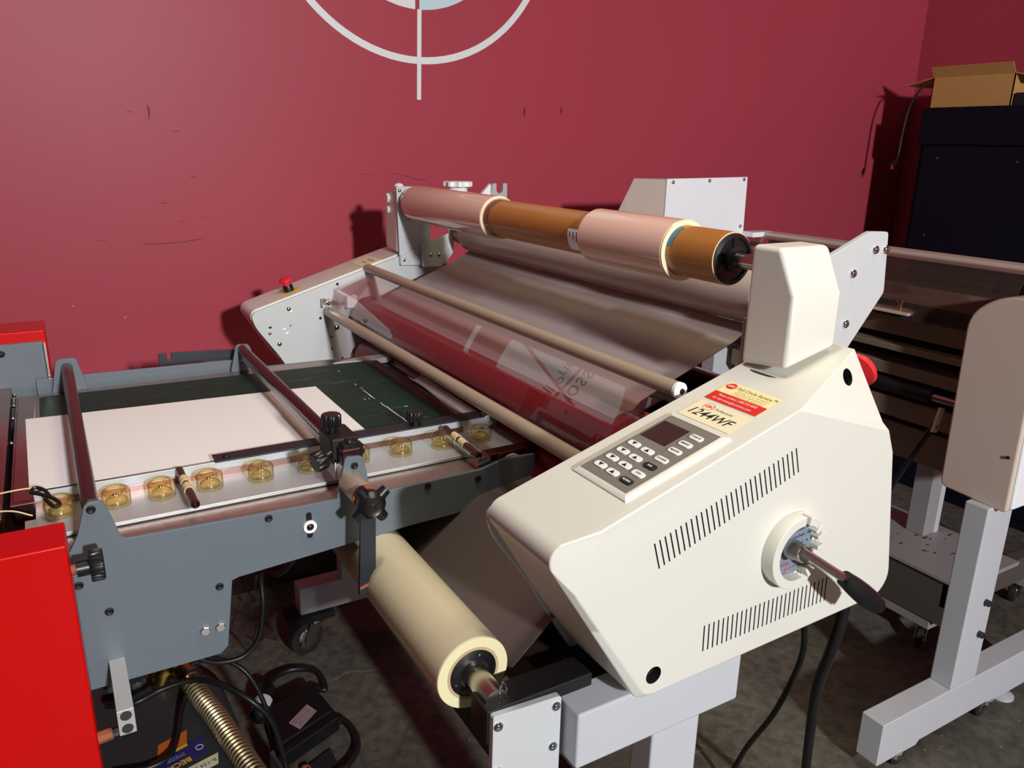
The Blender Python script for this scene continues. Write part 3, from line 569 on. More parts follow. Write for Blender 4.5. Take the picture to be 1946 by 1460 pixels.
sx_, sz_ = 1.06, 1.290
obj('wound_film', cyl(NB(), (sx_, .93, sz_), (sx_, 2.03, sz_), .055, 48), mat('matt_wound_film', (188, 174, 166), .28, coat=.2), SR); obj('cardboard_core', cyl(NB(), (sx_, .90, sz_), (sx_, 2.10, sz_), .042, 36), M_kraft, SR); obj('roll_shaft', cyl(NB(), (sx_, .835, sz_), (sx_, 2.098, sz_), .016, 16), M_steel, SR)
wx = lambda x: 1.160+.395*(x-.86)
bm = NB(); pts = [(1.039, 1.2385), (1.0, wx(1.0)), (.9, wx(.9)), (.80, wx(.80)), (.785, 1.1235), (.765, 1.1205), (.745, 1.1145)]
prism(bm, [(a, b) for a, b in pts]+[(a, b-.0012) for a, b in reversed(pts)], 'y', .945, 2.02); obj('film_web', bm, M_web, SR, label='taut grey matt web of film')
LR = thing('lower_film_roll', (.42, 1.4, .8), 'thick cream film roll with a yellow edge, under the sheet feeder end', 'film roll')
lx, lz = .419, .851
obj('wound_film', lathe(NB(), [(.040, 0), (.052, 0), (.053, .001), (.053, 1.20), (.04, 1.20)], (lx, .80, lz), (0, 1, 0), 64), M_lam, LR)
obj('film_edge', ring(NB(), (lx, .799, lz), (0, 1, 0), .0385, .0525, .003, 64), M_lamend, LR, label='yellowish cut edge of the film')
obj('cardboard_core', ring(NB(), (lx, .7985, lz), (0, 1, 0), .0345, .0385, 1.21, 48), mat('pale_core_board', (196, 170, 134), .7), LR)
bm = NB(); lathe(bm, [(.0345, 0), (.0345, .02), (.03, .022), (.022, .024), (.019, .03)], (lx, .8195, lz), YD, 40); hb = obj('core_chuck', bm, M_black, LR)
for a in (70, 200, 320): obj('set_screw', dome(NB(), (lx+.027*math.cos(R(a)), .7985, lz+.027*math.sin(R(a))), YD, .003), M_chrome, hb)
bm = NB(); cyl(bm, (lx, .735, lz), (lx, 2.1, lz), .0165, 28); obj('steel_shaft', bm, mat('dull_steel', (168, 164, 154), .22, 1.), LR)
u = Vector((.755, .656)); nn = Vector((.656, -.755)); p0 = Vector((lx, lz))+nn*.053
bm = NB(); pts = []
for a in range(-40, 1, 10): v = Vector((nn.x*math.cos(R(a))-nn.y*math.sin(R(a)), nn.x*math.sin(R(a))+nn.y*math.cos(R(a))))*.0534; pts.append((lx+v.x, lz+v.y))
pts.append(tuple(p0+u*.175)); pts.append((.604, .936)); pts.append((.709, .952))
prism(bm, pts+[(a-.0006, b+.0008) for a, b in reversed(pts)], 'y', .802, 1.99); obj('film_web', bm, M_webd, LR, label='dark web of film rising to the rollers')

# ------------------------------------------------------------------ SHEET FEEDER (left)
FD = thing('sheet_feeder', (.2, 1.5, 0), 'slate grey sheet feeder with a green belt and red end covers, left of the laminator', 'feeder')
fp = [(-.06, .765), (.150, .765), (.162, .775), (.177, .886), (.187, .889), (.468, .908), (.706, .915), (.718, .925), (.718, .993), (.654, .995), (.607, .984), (.572, .983), (.404, .980), (.393, 1.046), (.388, 1.050), (.367, 1.052), (.362, 1.048), (.346, .984), (.23, .986), (.042, .991), (.036, .995), (.021, 1.050), (.016, 1.054), (.001, 1.054), (-.004, 1.050), (-.016, 1.01), (-.03, .985), (-.06, .985)]
npn = obj('side_panel', prism(NB(), fp, 'y', 1.130, 1.137), M_blue, FD, .0008, label='slate grey near side panel with dark screws')
for x, z in ((.004, 1.044), (.238, .976), (.504, .974), (.600, .968), (.377, 1.036), (.008, .884), (.158, .881), (-.024, .935)):
    b = lathe(NB(), [(.0062, 0), (.0058, .0015), (.0045, .0022), (.0025, .001)], (x, 1.130, z), YD, 16); obj('panel_screw', b, M_blackm, npn)
for x, z in ((.131, .814), (.153, .814)): obj('hex_bolt', hexhead(NB(), (x, 1.130, z), YD, .0078, .006), M_chrome, npn)
obj('slot_hole', prism(NB(), rpoly([(.295, .928), (.304, .928), (.304, .972), (.295, .972)], .0045), 'y', 1.1294, 1.1306), M_hole, npn)
b = NB(); ring(b, (.300, 1.130, .948), YD, .006, .0105, .004, 24); obj('white_washer', b, M_whitem, npn); obj('panel_screw', dome(NB(), (.300, 1.128, .948), YD, .006), M_rod, npn)
bxo('bed_plate', (-.10, 1.305, .985), (.66, 1.905, .998), M_bed, FD, .001, label='brown reflecting stainless bed')
obj('conveyor_belt', prism(NB(), rpoly([(-.057, 1.358), (.660, 1.356), (.660, 1.842), (-.057, 1.872)], [.01, .01, .03, .012]), 'z', .998, 1.0015), M_belt, FD, .0006, label='scuffed green black conveyor belt')
BELT = [([(0.5648, 1.6669), (0.5647, 1.6601), (0.5641, 1.6531)], 0.0012), ([(0.5654, 1.6174), (0.5654, 1.5985), (0.566, 1.5838), (0.5649, 1.5608), (0.5661, 1.5407)], 0.0012), ([(0.5677, 1.5123), (0.5662, 1.4935), (0.5689, 1.4763), (0.5686, 1.4575), (0.5687, 1.4366), (0.5697, 1.4116), (0.5706, 1.3935), (0.5691, 1.3734)], 0.0013), ([(0.555, 1.5489), (0.5551, 1.5468), (0.5555, 1.5456)], 0.0012), ([(0.6022, 1.4655), (0.6063, 1.4648), (0.6102, 1.4638)], 0.0007), ([(0.566, 1.7882), (0.566, 1.7825), (0.5658, 1.7756)], 0.0008), ([(0.545, 1.5489), (0.5452, 1.5462), (0.5445, 1.5416)], 0.001), ([(0.5656, 1.6327), (0.5676, 1.6295), (0.5701, 1.626)], 0.0006)]
def belt_mark(pts, w, nm='belt_scratch', m=M_whitem):
    bm = NB(); P = [Vector((x, y, 1.0016)) for x, y in pts]; r_ = []
    for i, p in enumerate(P):
        d = (P[min(i+1, len(P)-1)]-P[max(i-1, 0)]).normalized(); n_ = Vector((-d.y, d.x, 0))*w*(.3 if i in (0, len(P)-1) else random.uniform(.6, 1.3)); up = Vector((0, 0, .0003)); r_.append([p+n_+up, p-n_+up, p-n_, p+n_])
    loft(bm, r_); obj(nm, bm, m, FD)
for pts, w in BELT: belt_mark(pts, w)
bxo('end_strip', (.664, 1.32, .985), (.69, 1.86, .997), M_bed, FD, .001); bxo('exit_tray', (.69, 1.28, .975), (.752, 1.90, .982), M_darkbeam, FD, .001)
obj('exit_corner', prism(NB(), [(.58, 1.868), (.66, 1.90), (.735, 1.895), (.735, 1.865), (.655, 1.86)], 'z', .985, .999), M_alu, FD)
bxo('flange_plate', (-.06, 1.137, .972), (.70, 1.305, .979), M_turned, FD, .0008, label='engine turned flange behind the panel edge')
# aluminium angle rail
ar = obj('angle_rail', prism(NB(), [(1.198, .981), (1.312, .981), (1.312, 1.012), (1.307, 1.012), (1.307, .987), (1.198, .987)], 'x', -.068, .735), M_alu, FD, .0008, label='brushed aluminium angle rail')
obj('rail_end_bend', prism(NB(), [(1.20, .982), (1.20, .998), (1.235, 1.0), (1.245, .987)], 'x', -.080, -.066), M_alu, ar, .001)
bxo('guide_strip', (.195, 1.30, 1.0125), (.705, 1.335, 1.0155), M_iron, FD, .0006, label='dark grey guide strip on the rail edge')
obj('strip_screw', dome(NB(), (.215, 1.315, 1.0155), (0, 0, 1), .006), M_blackm, FD)
bm = NB(); lathe(bm, [(.010, 0), (.010, .006), (.006, .008)], (.563, 1.318, 1.0155), (0, 0, 1), 20); knob_teeth(bm, (.563, 1.318, 1.024), (0, 0, 1), .0165, .018, 14); obj('thumb_knob', bm, M_black, FD, label='black thumb knob on the guide strip')
obj('small_ball', ball(NB(), (.70, 1.30, 1.019), .006), M_blackm, FD)
obj('far_panel', prism(NB(), [(-.06, .765), (.70, .765), (.70, .985), (.60, .992), (.42, .995), (.345, 1.02), (.335, 1.021), (.035, 1.025), (-.06, 1.025)], 'y', 1.925, 1.932), M_blue, FD, .0008)
for pts in ([(-.033, .995), (-.018, 1.066), (-.011, 1.070), (.015, 1.070), (.022, 1.066), (.037, .998)], [(.338, .985), (.356, 1.058), (.362, 1.062), (.382, 1.061), (.388, 1.056), (.412, .983)]):
    obj('rod_bracket', prism(NB(), pts, 'y', 1.905, 1.912), M_blue, FD, .0008)
obj('bracket_screw', dome(NB(), (.372, 1.905, 1.022), YD, .007), M_chrome, FD)
obj('notched_bar', prism(NB(), [(.19, 1.020), (.19, 1.048), (.208, 1.048), (.208, 1.031), (.217, 1.031), (.217, 1.048), (.372, 1.040), (.372, 1.014), (.25, 1.020)], 'y', 1.95, 1.956), M_iron, FD, .0008, label='dark notched steel bar at the far side')
rd = []
for xn, xf, lab in ((.004, .002, 'left dark maroon cross rod over the paper'), (.377, .371, 'right dark maroon cross rod carrying the clamp')):
    rd.append(obj('cross_rod', cyl(NB(), (xn, 1.137, 1.046 if xn > .1 else 1.050), (xf, 1.905, 1.05), .0112, 24), M_rod, FD, label=lab))
bxo('blade_strip', (.3655, 1.165, 1.026), (.3675, 1.89, 1.040), M_greym, FD, .0003, label='thin pale strip under the right cross rod')
bxo('blade_end', (.356, 1.165, 1.003), (.3585, 1.225, 1.038), M_greym, FD, .0003)
# clamp with three knobs
cl = obj('rod_clamp', box(NB(), (.352, 1.165, 1.028), (.398, 1.235, 1.072)), M_blackm, FD, .004, label='black clamp block with three knobs')
obj('clamp_neck', box(NB(), (.36, 1.137, 1.032), (.392, 1.17, 1.062)), M_rod, cl, .003)
bm = NB(); cyl(bm, (.366, 1.205, 1.07), (.366, 1.205, 1.082), .008); knob_teeth(bm, (.366, 1.205, 1.082), (0, 0, 1), .0165, .02, 14); obj('clamp_knob', bm, M_black, cl)
bm = NB(); knob_teeth(bm, (.381, 1.165, 1.052), YD, .021, .02, 10); lathe(bm, [(.013, 0), (.012, .003)], (.381, 1.145, 1.052), YD, 20); obj('clamp_knob', bm, M_black, cl)
bm = NB(); cyl(bm, (.352, 1.17, 1.048), (.338, 1.165, 1.043), .006); knob_teeth(bm, (.340, 1.166, 1.043), (-1, -.3, -.2), .0165, .02, 10); obj('clamp_knob', bm, M_black, cl)
# star knob, spacer and hanging bar
obj('spacer', lathe(NB(), [(.019, 0), (.019, .058), (.018, .06)], (.369, 1.13, 1.010), (.02, -1, -.02), 28), mat('worn_nickel', (176, 162, 148), .36, .45, noise=.15, nscale=20), FD)
obj('rust_ring', ring(NB(), (.3705, 1.07, 1.009), YD, .010, .0192, .003, 28), M_rust, FD)
bm = NB(); sc_ = (.374, 1.060, 1.003); lathe(bm, [(.020, 0), (.0225, .004), (.0225, .014), (.016, .022), (.014, .0205), (.003, .0205)], sc_, YD, 28)
for a in (38, 122, 218, 308):
    d = Vector((math.cos(R(a)), 0, math.sin(R(a)))); tube(bm, [Vector(sc_)+Vector((0, -.010, 0)), Vector(sc_)+d*.016+Vector((0, -.009, 0)), Vector(sc_)+d*.0325+Vector((0, -.008, 0))], lambda t: .0118-.0035*t, 14)
obj('star_knob', bm, M_black, FD, label='black four lobed star knob')
hb = obj('hanging_bar', prism(NB(), rpoly([(.360, .99), (.3525, .846), (.380, .850), (.384, .99)], .001), 'y', 1.058, 1.064), M_iron, FD, .0006, label='worn black iron bar hanging below the star knob')
obj('rusty_slot', prism(NB(), rpoly([(.3535, .8565), (.370, .8605), (.370, .866), (.3535, .862)], .002), 'y', 1.0573, 1.0585), M_rust, hb)
# feeder exit end: block and strip
bxo('end_block', (.606, 1.142, .979), (.632, 1.172, .999), M_steel, FD, .001)
bxo('exit_strip', (.632, 1.150, .985), (.735, 1.178, .999), M_bed, FD, .001)
obj('exit_disc', cyl(NB(), (.675, 1.139, .975), (.675, 1.143, .975), .022, 32), M_greym, FD)
# red covers and head
bxo('red_cover', (-.62, 1.03, .0), (-.028, 1.105, 1.046), M_red, FD, .003, label='glossy red near cover')
bxo('red_cover', (-.62, 1.952, .0), (-.029, 2.06, 1.128), M_red, FD, .003, label='glossy red far cover')
bxo('cover_liner', (-.61, 1.942, .70), (-.037, 1.952, 1.104), M_blue, FD, .001); bxo('liner_edge', (-.036, 1.938, .96), (-.031, 1.952, 1.10), M_steel, FD, .0005)
obj('liner_screw', dome(NB(), (-.115, 1.942, 1.085), YD, .007), M_blackm, FD)
bxo('feed_table', (-.60, 1.235, .985), (-.107, 2.0, 1.01), M_bed, FD, .002, label='brown stainless feed table at the left edge')
bxo('feed_nose', (-.100, 1.31, .960), (-.062, 1.895, .999), M_bed, FD, .006, seg=3)
for y in (1.60, 1.75, 1.84, 1.92): obj('table_screw', ball(NB(), (-.103, y, .998), .004), M_chrome, FD)
bxo('head_body', (-.60, 1.105, .02), (-.12, 1.942, .95), M_darkgrey, FD, .002)
bm = NB(); cyl(bm, (-.03, 1.062, .995), (-.012, 1.062, .995), .007, 14); obj('knob_shaft', bm, M_rust, FD)
bm = NB(); cyl(bm, (-.022, 1.062, .995), (-.006, 1.062, .995), .011, 20); knob_teeth(bm, (-.007, 1.062, .995), (1, 0, 0), .021, .017, 22, .08); obj('knurled_knob', bm, M_black, FD, label='black knurled adjusting knob beside the red cover')
ab = obj('square_bar', box(NB(), (-.002, 1.005, .768), (.019, 1.130, .806)), M_alu, FD, .0008, label='aluminium square bar with two holes in its end')
for z in (.797, .777): obj('bar_hole', cyl(NB(), (.0085, 1.0046, z), (.0085, 1.006, z), .0072, 20), mat('hole_grey', (90, 86, 82), .4, .8), ab)
bm = NB(); cyl(bm, (-.03, 1.05, .742), (-.010, 1.05, .744), .0085, 8); obj('rusty_bolt', bm, M_rust, FD); obj('bolt_tip', hexhead(NB(), (-.010, 1.05, .744), (1, 0, .1), .006, .008), M_chrome, FD)
obj('spring_clip', tube(NB(), [(-.045, 1.27, 1.016), (-.052, 1.30, 1.016), (-.064, 1.315, 1.017), (-.070, 1.30, 1.017), (-.058, 1.285, 1.017), (-.040, 1.262, 1.015), (-.034, 1.245, 1.012), (-.042, 1.242, 1.012), (-.052, 1.268, 1.015)], .0028, 8), M_blackm, FD)
obj('pull_wire', tube(NB(), [(-.064, 1.312, 1.018), (-.09, 1.31, 1.02), (-.16, 1.30, 1.02)], .0012, 6), M_band, FD); obj('pull_wire', tube(NB(), [(-.07, 1.25, 1.0), (-.10, 1.255, 1.012), (-.16, 1.26, 1.014)], .0012, 6), M_band, FD)

# things on the feeder
bm = NB(); prism(bm, [(-.081, 1.72), (-.074, 1.342), (.480, 1.332), (.479, 1.682)], 'z', 1.0018, 1.0032); tag(obj('paper_sheet', bm, M_paper), 'blank white paper sheet lying on the green belt under the rods', 'paper')
bm = NB(); rows = []
for k in range(13):
    t = k/12; y = 1.68+(1.304-1.68)*t; x = .699+(-.009)*t; c = .008*math.sin(t*7)
    rows.append([(x, y, .9995+abs(c)*.5), (x+.010+.003*math.sin(t*9), y, .9885+.001), (x+.017, y-.001, .988), (x+.021, y-.003, .990+.003*math.sin(t*4)), (x+.034, y-.004, 1.000)])
vs = [[bm.verts.new(p) for p in r_] for r_ in rows]
for a, b in zip(vs, vs[1:]):
    for i in range(4): bm.faces.new((a[i], a[i+1], b[i+1], b[i]))
bmesh.ops.solidify(bm, geom=bm.faces[:], thickness=.0008); tag(obj('paper_strip', bm, M_paper), 'narrow curled white paper strip in the gap before the rollers', 'paper')
cups = [(-.035, 1.266), (.041, 1.264), (.106, 1.264), (.178, 1.263), (.259, 1.261), (.342, 1.258), (.428, 1.260), (.508, 1.256), (.590, 1.254), (.670, 1.252)]
ordn = ['first', 'second', 'third', 'fourth', 'fifth', 'sixth', 'seventh', 'eighth', 'ninth', 'tenth']
where = ['beside the left rod bracket', 'right of the left rod bracket', 'left of the first brown pin', 'right of the first brown pin', 'midway between the pin and the clamp', 'just left of the clamp', 'half hidden behind the clamp bracket', 'below the thumb knob', 'left of the second brown pin', 'at the right end of the rail']
cup0 = None
for i, (x, y) in enumerate(cups):
    if cup0 is None:
        cr = thing('amber_cup', (x, y, .987), '', 'cup'); cup0 = cr; r = .0205
        bm = NB(); lathe(bm, [(r*.98, .0005), (r, .004), (r, .0215), (r*.93, .0255), (r*.78, .0275), (r*.64, .0268), (r*.66, .024)], (x, y, .987), (0, 0, 1), 32, cap=False); obj('cup_wall', bm, M_amber, cr, ang=60)
        obj('cup_dome', lathe(NB(), [(r*.80, .0035), (r*.74, .010), (r*.5, .0145), (r*.2, .0165), (.0003, .0168)], (x, y, .987), (0, 0, 1), 24), M_amber, cr, ang=60)
        obj('cup_screw', dome(NB(), (x-.002, y, 1.0035), (0, 0, 1), .0034), M_steel, cr)
    else:
        cr = cup0.copy(); C.objects.link(cr); cr.location = (x, y, .987)
        for ch in cup0.children:
            c = ch.copy(); C.objects.link(c); c.parent = cr
    tag(cr, '%s amber cup from the left, %s' % (ordn[i], where[i]), 'cup', 'amber cups on the aluminium rail')
pin0 = None
for (a, b, lab) in (((.139, 1.305), (.141, 1.170), 'brown pin with cream bands across the rail, left of the middle'), ((.611, 1.285), (.607, 1.145), 'brown pin with cream bands across the rail, near the laminator')):
    p0_, p1_ = Vector((a[0], a[1], 1.010)), Vector((b[0], b[1], 1.006)); d = p1_-p0_
    pn = thing('guide_pin', p0_, lab, 'pin', 'brown guide pins on the rail')
    obj('pin_rod', cyl(NB(), p0_, p1_, .0062, 16), mat('brown_pin', (92, 66, 52), .3, .6, noise=.2, nscale=40), pn); obj('pin_tip', lathe(NB(), [(.0066, 0), (.0066, .004), (.004, .006), (.002, .003)], p1_, d, 16), M_rod, pn)
    for t in (.28, .5): obj('cream_band', cyl(NB(), p0_+d*t, p0_+d*(t+.15), .0075, 16), M_band, pn)

# ------------------------------------------------------------------ under the feeder
PU = thing('vacuum_pump', (.1, 1.6, 0), 'dark grey vacuum pump with stickers on the floor below the feeder', 'pump')
RP = TT((.09, 1.55, 0)) @ Matrix.Rotation(R(4), 4, 'Z')
obj('pump_body', prism(NB(), rpoly([(-.20, -.42), (.125, -.42), (.145, .20), (.10, .29), (-.20, .29)], [.02, .03, .05, .04, .02]), 'z', .0, .30), M_darkgrey, PU, .015, 4)
PU.children[0].data.transform(TT(-ORI[PU.name]) @ RP @ TT(ORI[PU.name]))
def on_top(nm, pts, m, z0, z1, par=PU): return obj(nm, prism(NB(), pts, 'z', z0, z1), m, par)
on_top('orange_sticker', [(.058, 1.515), (.118, 1.535), (.124, 1.575), (.064, 1.555)], M_orange, .300, .3006)
bs = on_top('maker_sticker', [(.04, 1.455), (.15, 1.485), (.153, 1.54), (.045, 1.505)], M_bluelab, .3006, .3012)
on_top('yellow_stripe', [(.04, 1.500), (.118, 1.524), (.118, 1.532), (.042, 1.508)], M_yellow, .3012, .3015, bs)
MB_ = frame_mat((.105, 1.483, .3016), (-1, -.26, 0), (.26, -1, 0))
bm = NB(); text(bm, 'BECKER', .020, MB_ @ TT((.022, .004, 0)), weight=.0006); obj('maker_lettering', bm, M_yellow, bs)
bm = NB(); text(bm, 'Vacuum Pumps', .006, MB_ @ TT((.01, -.0145, 0))); text(bm, 'Tel. +1 330 929 6870', .004, MB_ @ TT((.008, -.021, 0))); ring(bm, (.139, 1.507, .3012), (0, 0, 1), .0065, .008, .0004, 20); obj('small_lettering', bm, M_inkwhite, bs)
ps = on_top('white_sticker', [(.085, 1.42), (.165, 1.44), (.17, 1.472), (.09, 1.452)], M_stick, .3014, .3019); bm = NB(); text(bm, 'R-134 a OIL', .014, frame_mat((.13, 1.447, .302), (-1, -.26, 0), (.26, -1, 0))); obj('small_lettering', bm, M_ink, ps)
bm = NB(); tube(bm, [(-.01, 1.79, .305), (.02, 1.80, .34), (.06, 1.81, .345)], .018, 12); obj('pump_valve', bm, M_blackm, PU); bm = NB(); knob_teeth(bm, (.045, 1.77, .30), (0, 0, 1), .022, .03, 8); obj('valve_knob', bm, M_darkgrey, PU)
HS = thing('corrugated_hose', (.18, 1.6, .33), 'corrugated metal hose with a brass elbow running over the grey pump', 'hose')
path = smooth_path([(.148, 1.715, .345), (.156, 1.68, .335), (.166, 1.635, .327), (.180, 1.575, .325), (.204, 1.44, .324), (.222, 1.34, .322)], 16)
bm = NB(); NR = 34; L_ = [0]
for a, b in zip(path, path[1:]): L_.append(L_[-1]+(b-a).length)
def at(t):
    s = t*L_[-1]
    for i in range(len(L_)-1):
        if L_[i+1] >= s: return path[i].lerp(path[i+1], (s-L_[i])/max(1e-9, L_[i+1]-L_[i]))
    return path[-1]
tube(bm, [at(k/(NR*4)) for k in range(NR*4+1)], lambda t: .0185+.0055*math.cos(t*NR*2*math.pi), 16, sm=0); obj('hose_body', bm, M_hose, HS, ang=60)
bm = NB(); cyl(bm, (.136, 1.752, .356), (.152, 1.700, .342), .026, 20); lathe(bm, [(.03, 0), (.03, .01)], (.141, 1.738, .352), (.021, -.05, -.014), 8); tube(bm, [(.143, 1.735, .352), (.123, 1.755, .345), (.10, 1.755, .325), (.095, 1.755, .30)], .021, 14); obj('brass_elbow', bm, M_brass, HS)
b = NB(); ring(b, (.151, 1.705, .343), (.021, -.05, -.014), .022, .028, .012, 24); obj('hose_clip', b, M_steel, HS)
AD = thing('power_adapter', (.43, 1.8, 0), 'flat black power adapter box with a pinkish rating label on the floor', 'adapter')
tp = [(.352, 1.880), (.322, 1.706), (.512, 1.772), (.486, 1.918)]
bm = NB(); prism(bm, [(.335, 1.68), (.515, 1.752), (.489, 1.925), (.345, 1.885)], 'z', .004, .052); obj('adapter_base', bm, M_black, AD, .008, 3)
obj('adapter_lid', prism(NB(), [(.345, 1.712), (.500, 1.772), (.480, 1.905), (.352, 1.868)], 'z', .052, .062), M_blackm, AD, .004, 2)
rl = obj('rating_label', prism(NB(), [(.385, 1.778), (.404, 1.741), (.463, 1.788), (.447, 1.826)][::1], 'z', .062, .0626), M_lavender, AD, label='pinkish rating label with dark print')
bm = NB(); Mr = frame_mat((.425, 1.783, .0628), (.06, .048, 0), (-.017, .037, 0))
for i, s in enumerate(('MODEL SA165 DC OUTPUT', 'INPUT 100-240V~ 50/60Hz', 'LISTED  C US  CE  PS E', 'MADE IN CHINA  CAUTION')): text(bm, s, .0075, Mr @ TT((0, .013-.009*i, 0)), sx=.75)
obj('small_lettering', bm, M_ink, rl)
def cord(name, pts, r, lab, par=None, m=M_cable):
    if par is None: return tag(obj(name, tube(NB(), pts, r, 10), m, origin=pts[-1]), lab, 'cord')
    return obj(name, tube(NB(), pts, r, 10), m, par, label=lab)
cord('drop_cable', [(.286, 1.145, .90), (.285, 1.30, .78), (.284, 1.45, .709), (.281, 1.45, .632), (.268, 1.45, .563), (.237, 1.45, .529), (.191, 1.45, .529), (.153, 1.45, .551), (.10, 1.46, .60), (.06, 1.50, .66), (.04, 1.6, .76)], .0052, 'black cable hanging in a loop below the panel edge', FD)
cord('pump_cable', [(-.02, 1.70, .33), (.033, 1.66, .345), (.093, 1.67, .352), (.159, 1.655, .362), (.21, 1.61, .36), (.262, 1.56, .33), (.297, 1.55, .272), (.315, 1.55, .185), (.326, 1.55, .10), (.333, 1.545, .02)], .007, 'black cable arching over the hose', PU)
cord('pump_cable', [(.161, 1.69, .345), (.123, 1.629, .315), (.101, 1.548, .309), (.079, 1.499, .310), (.039, 1.487, .309), (-.021, 1.50, .309), (-.06, 1.49, .309)], .006, 'black cable looping over the stickers', PU)
cord('pump_cable', [(.15, 1.72, .36), (.21, 1.70, .372), (.27, 1.66, .34), (.305, 1.63, .24), (.318, 1.61, .12), (.32, 1.60, .02)], .0055, None, PU)
cord('adapter_cord', [(.482, 1.905, .03), (.50, 1.95, .014), (.527, 1.93, .010), (.530, 2.02, .010), (.476, 2.06, .012), (.42, 2.05, .016), (.378, 2.0, .028)], .009, 'thick cord curving off the far corner', AD)
cord('adapter_cord', [(.508, 1.755, .03), (.530, 1.775, .014), (.542, 1.72, .010), (.528, 1.66, .010), (.486, 1.617, .010), (.441, 1.60, .010), (.40, 1.55, .010)], .0095, 'thick cord looping from the near corner', AD)
CN = thing('cable_connector', (.36, 1.92, .04), 'black cylinder connector with a white band beside the adapter', 'connector')
d = Vector((-.35, -1, .15)).normalized(); p0_ = Vector((.375, 1.99, .03)); obj('connector_body', lathe(NB(), [(.012, 0), (.028, .012), (.030, .05), (.026, .075), (.026, .14), (.012, .15)], p0_, d, 24), M_black, CN); obj('white_band', cyl(NB(), p0_+d*.078, p0_+d*.122, .0268, 24), M_whitem, CN); 
bm = NB(); 
prism(bm, [(.30, 1.62), (.318, 1.625), (.355, 1.42), (.335, 1.41)], 'z', .0, .13); obj_s = tag(obj('steel_channel', bm, mat('grey_channel', (110, 110, 112), .3, .7), None, .002), 'upright grey steel channel between the pump and the adapter', 'bracket')
bm = NB(); prism(bm, [(.34, 1.645), (.47, 1.70), (.47, 1.62), (.40, 1.50), (.34, 1.50)], 'z', .0, .006); tag(obj('steel_plate', bm, M_iron, None, .001), 'flat dark steel plate on the floor under the adapter edge', 'plate')
RS = tag(obj('rusty_nut', ring(NB(), (.392, 1.655, .0062), (0, 0, 1), .006, .013, .008, 6), M_rust), 'rusty nut lying on the flat dark plate', 'nut')
# crumpled translucent bag in the dark behind the cable
bm = NB(); n = 22; g = [[bm.verts.new((.335+.13*i/(n-1)+.012*math.sin(j*.7+i*.3), 2.25+.03*math.sin(i*.8+j*.35)+.02*math.sin(j*.9-i*.5), .004+(.22+.03*math.sin(i*.9))*j/(n-1))) for i in range(n)] for j in range(n)]
for j in range(n-1):
    for i in range(n-1): bm.faces.new((g[j][i], g[j][i+1], g[j+1][i+1], g[j+1][i]))
bmesh.ops.solidify(bm, geom=bm.faces[:], thickness=.0005); tag(obj('plastic_bag', bm, M_bag, ang=60), 'crumpled clear plastic bag in the dark under the feeder by the wall', 'bag')

# ------------------------------------------------------------------ cords on the right floor
cord('mains_cord', [(1.10, .80, .86), (1.135, .83, .70), (1.17, .85, .58), (1.22, .93, .38), (1.29, 1.05, .16), (1.30, 1.10, .03), (1.28, 1.11, .008), (1.15, 1.08, .008)], .0062, 'thinner black cord hanging from the laminator to the floor')
cord('mains_cord', [(1.07, .72, .88), (1.085, .72, .80), (1.10, .74, .70), (1.16, .80, .54), (1.25, .86, .30), (1.33, .91, .10), (1.35, .94, .012), (1.25, .92, .010)], .0098, 'thick black cord hanging below the crank grip')

# ------------------------------------------------------------------ SECOND MACHINE (behind)
RM = thing('wide_roll_machine', (1.95, 1.4, 0), 'wide beige roll machine standing behind the laminator', 'machine')
wb = [(1.60, 1.20), (1.573, 1.333), (1.623, 1.439), (1.651, 1.439), (1.652, 1.25), (1.652, 1.20)]
obj('left_end_side', loft(NB(), [[(1.628, 2.03, 1.437), (1.652, 1.905, 1.439), (1.652, 1.905, 1.15), (1.55, 2.03, 1.15), (1.55, 2.03, 1.30)], [(1.99, 2.03, 1.437), (1.99, 1.905, 1.442), (1.99, 1.905, 1.15), (1.99, 2.03, 1.15), (1.99, 2.03, 1.30)]]), M_beige, RM, .002)
le = obj('left_end_plate', prism(NB(), rpoly([(1.652, 1.440), (1.652, 1.15), (2.0, 1.15), (1.996, 1.26), (1.991, 1.445)], .003), 'y', 1.90, 1.905), M_whitem, RM, .0008, label='white square left end plate with small screws')
for x, z in ((1.676, 1.430), (1.825, 1.434), (1.975, 1.437), (1.978, 1.288)): obj('plate_screw', dome(NB(), (x, 1.90, z), YD, .006), M_steel, le)
bxo('top_rail', (2.04, .95, 1.250), (2.10, 1.90, 1.271), M_beige, RM, .002, label='pale top rail under the navy cabinet'); bxo('rail_lug', (1.99, 1.85, 1.255), (2.08, 1.90, 1.272), M_whitem, RM, .003)
obj('clear_cover', prism(NB(), [(2.045, 1.266), (1.985, 1.225), (1.965, 1.10), (1.968, 1.10), (1.988, 1.223), (2.047, 1.264)], 'y', 1.0, 1.895), M_clear2, RM, label='clear cover over the rails')
for a, b_, m in (((2.03, .98, 1.222), (2.05, 1.90, 1.236), M_rod), ((2.02, .98, 1.198), (2.04, 1.90, 1.210), M_rod), ((2.02, .98, 1.04), (2.05, 1.90, 1.090), M_taupe), ((1.985, .98, 1.004), (2.03, 1.90, 1.022), M_taupe), ((2.0, .98, .931), (2.08, 1.90, .966), M_taupe), ((2.0, .98, .815), (2.05, 1.90, .872), M_taupe), ((2.02, .98, .70), (2.07, 1.90, .795), M_taupe)):
    bxo('cross_rail', a, b_, m, RM, .003)
obj('sloping_tray', prism(NB(), [(2.005, 1.148), (2.06, 1.200), (2.06, 1.19), (2.005, 1.138)], 'y', .98, 1.90), M_taupe, RM, .001, label='brown sloping tray under the clear cover')
bxo('rear_panel', (2.12, .98, .70), (2.14, 1.90, 1.25), M_blackm, RM, 0)
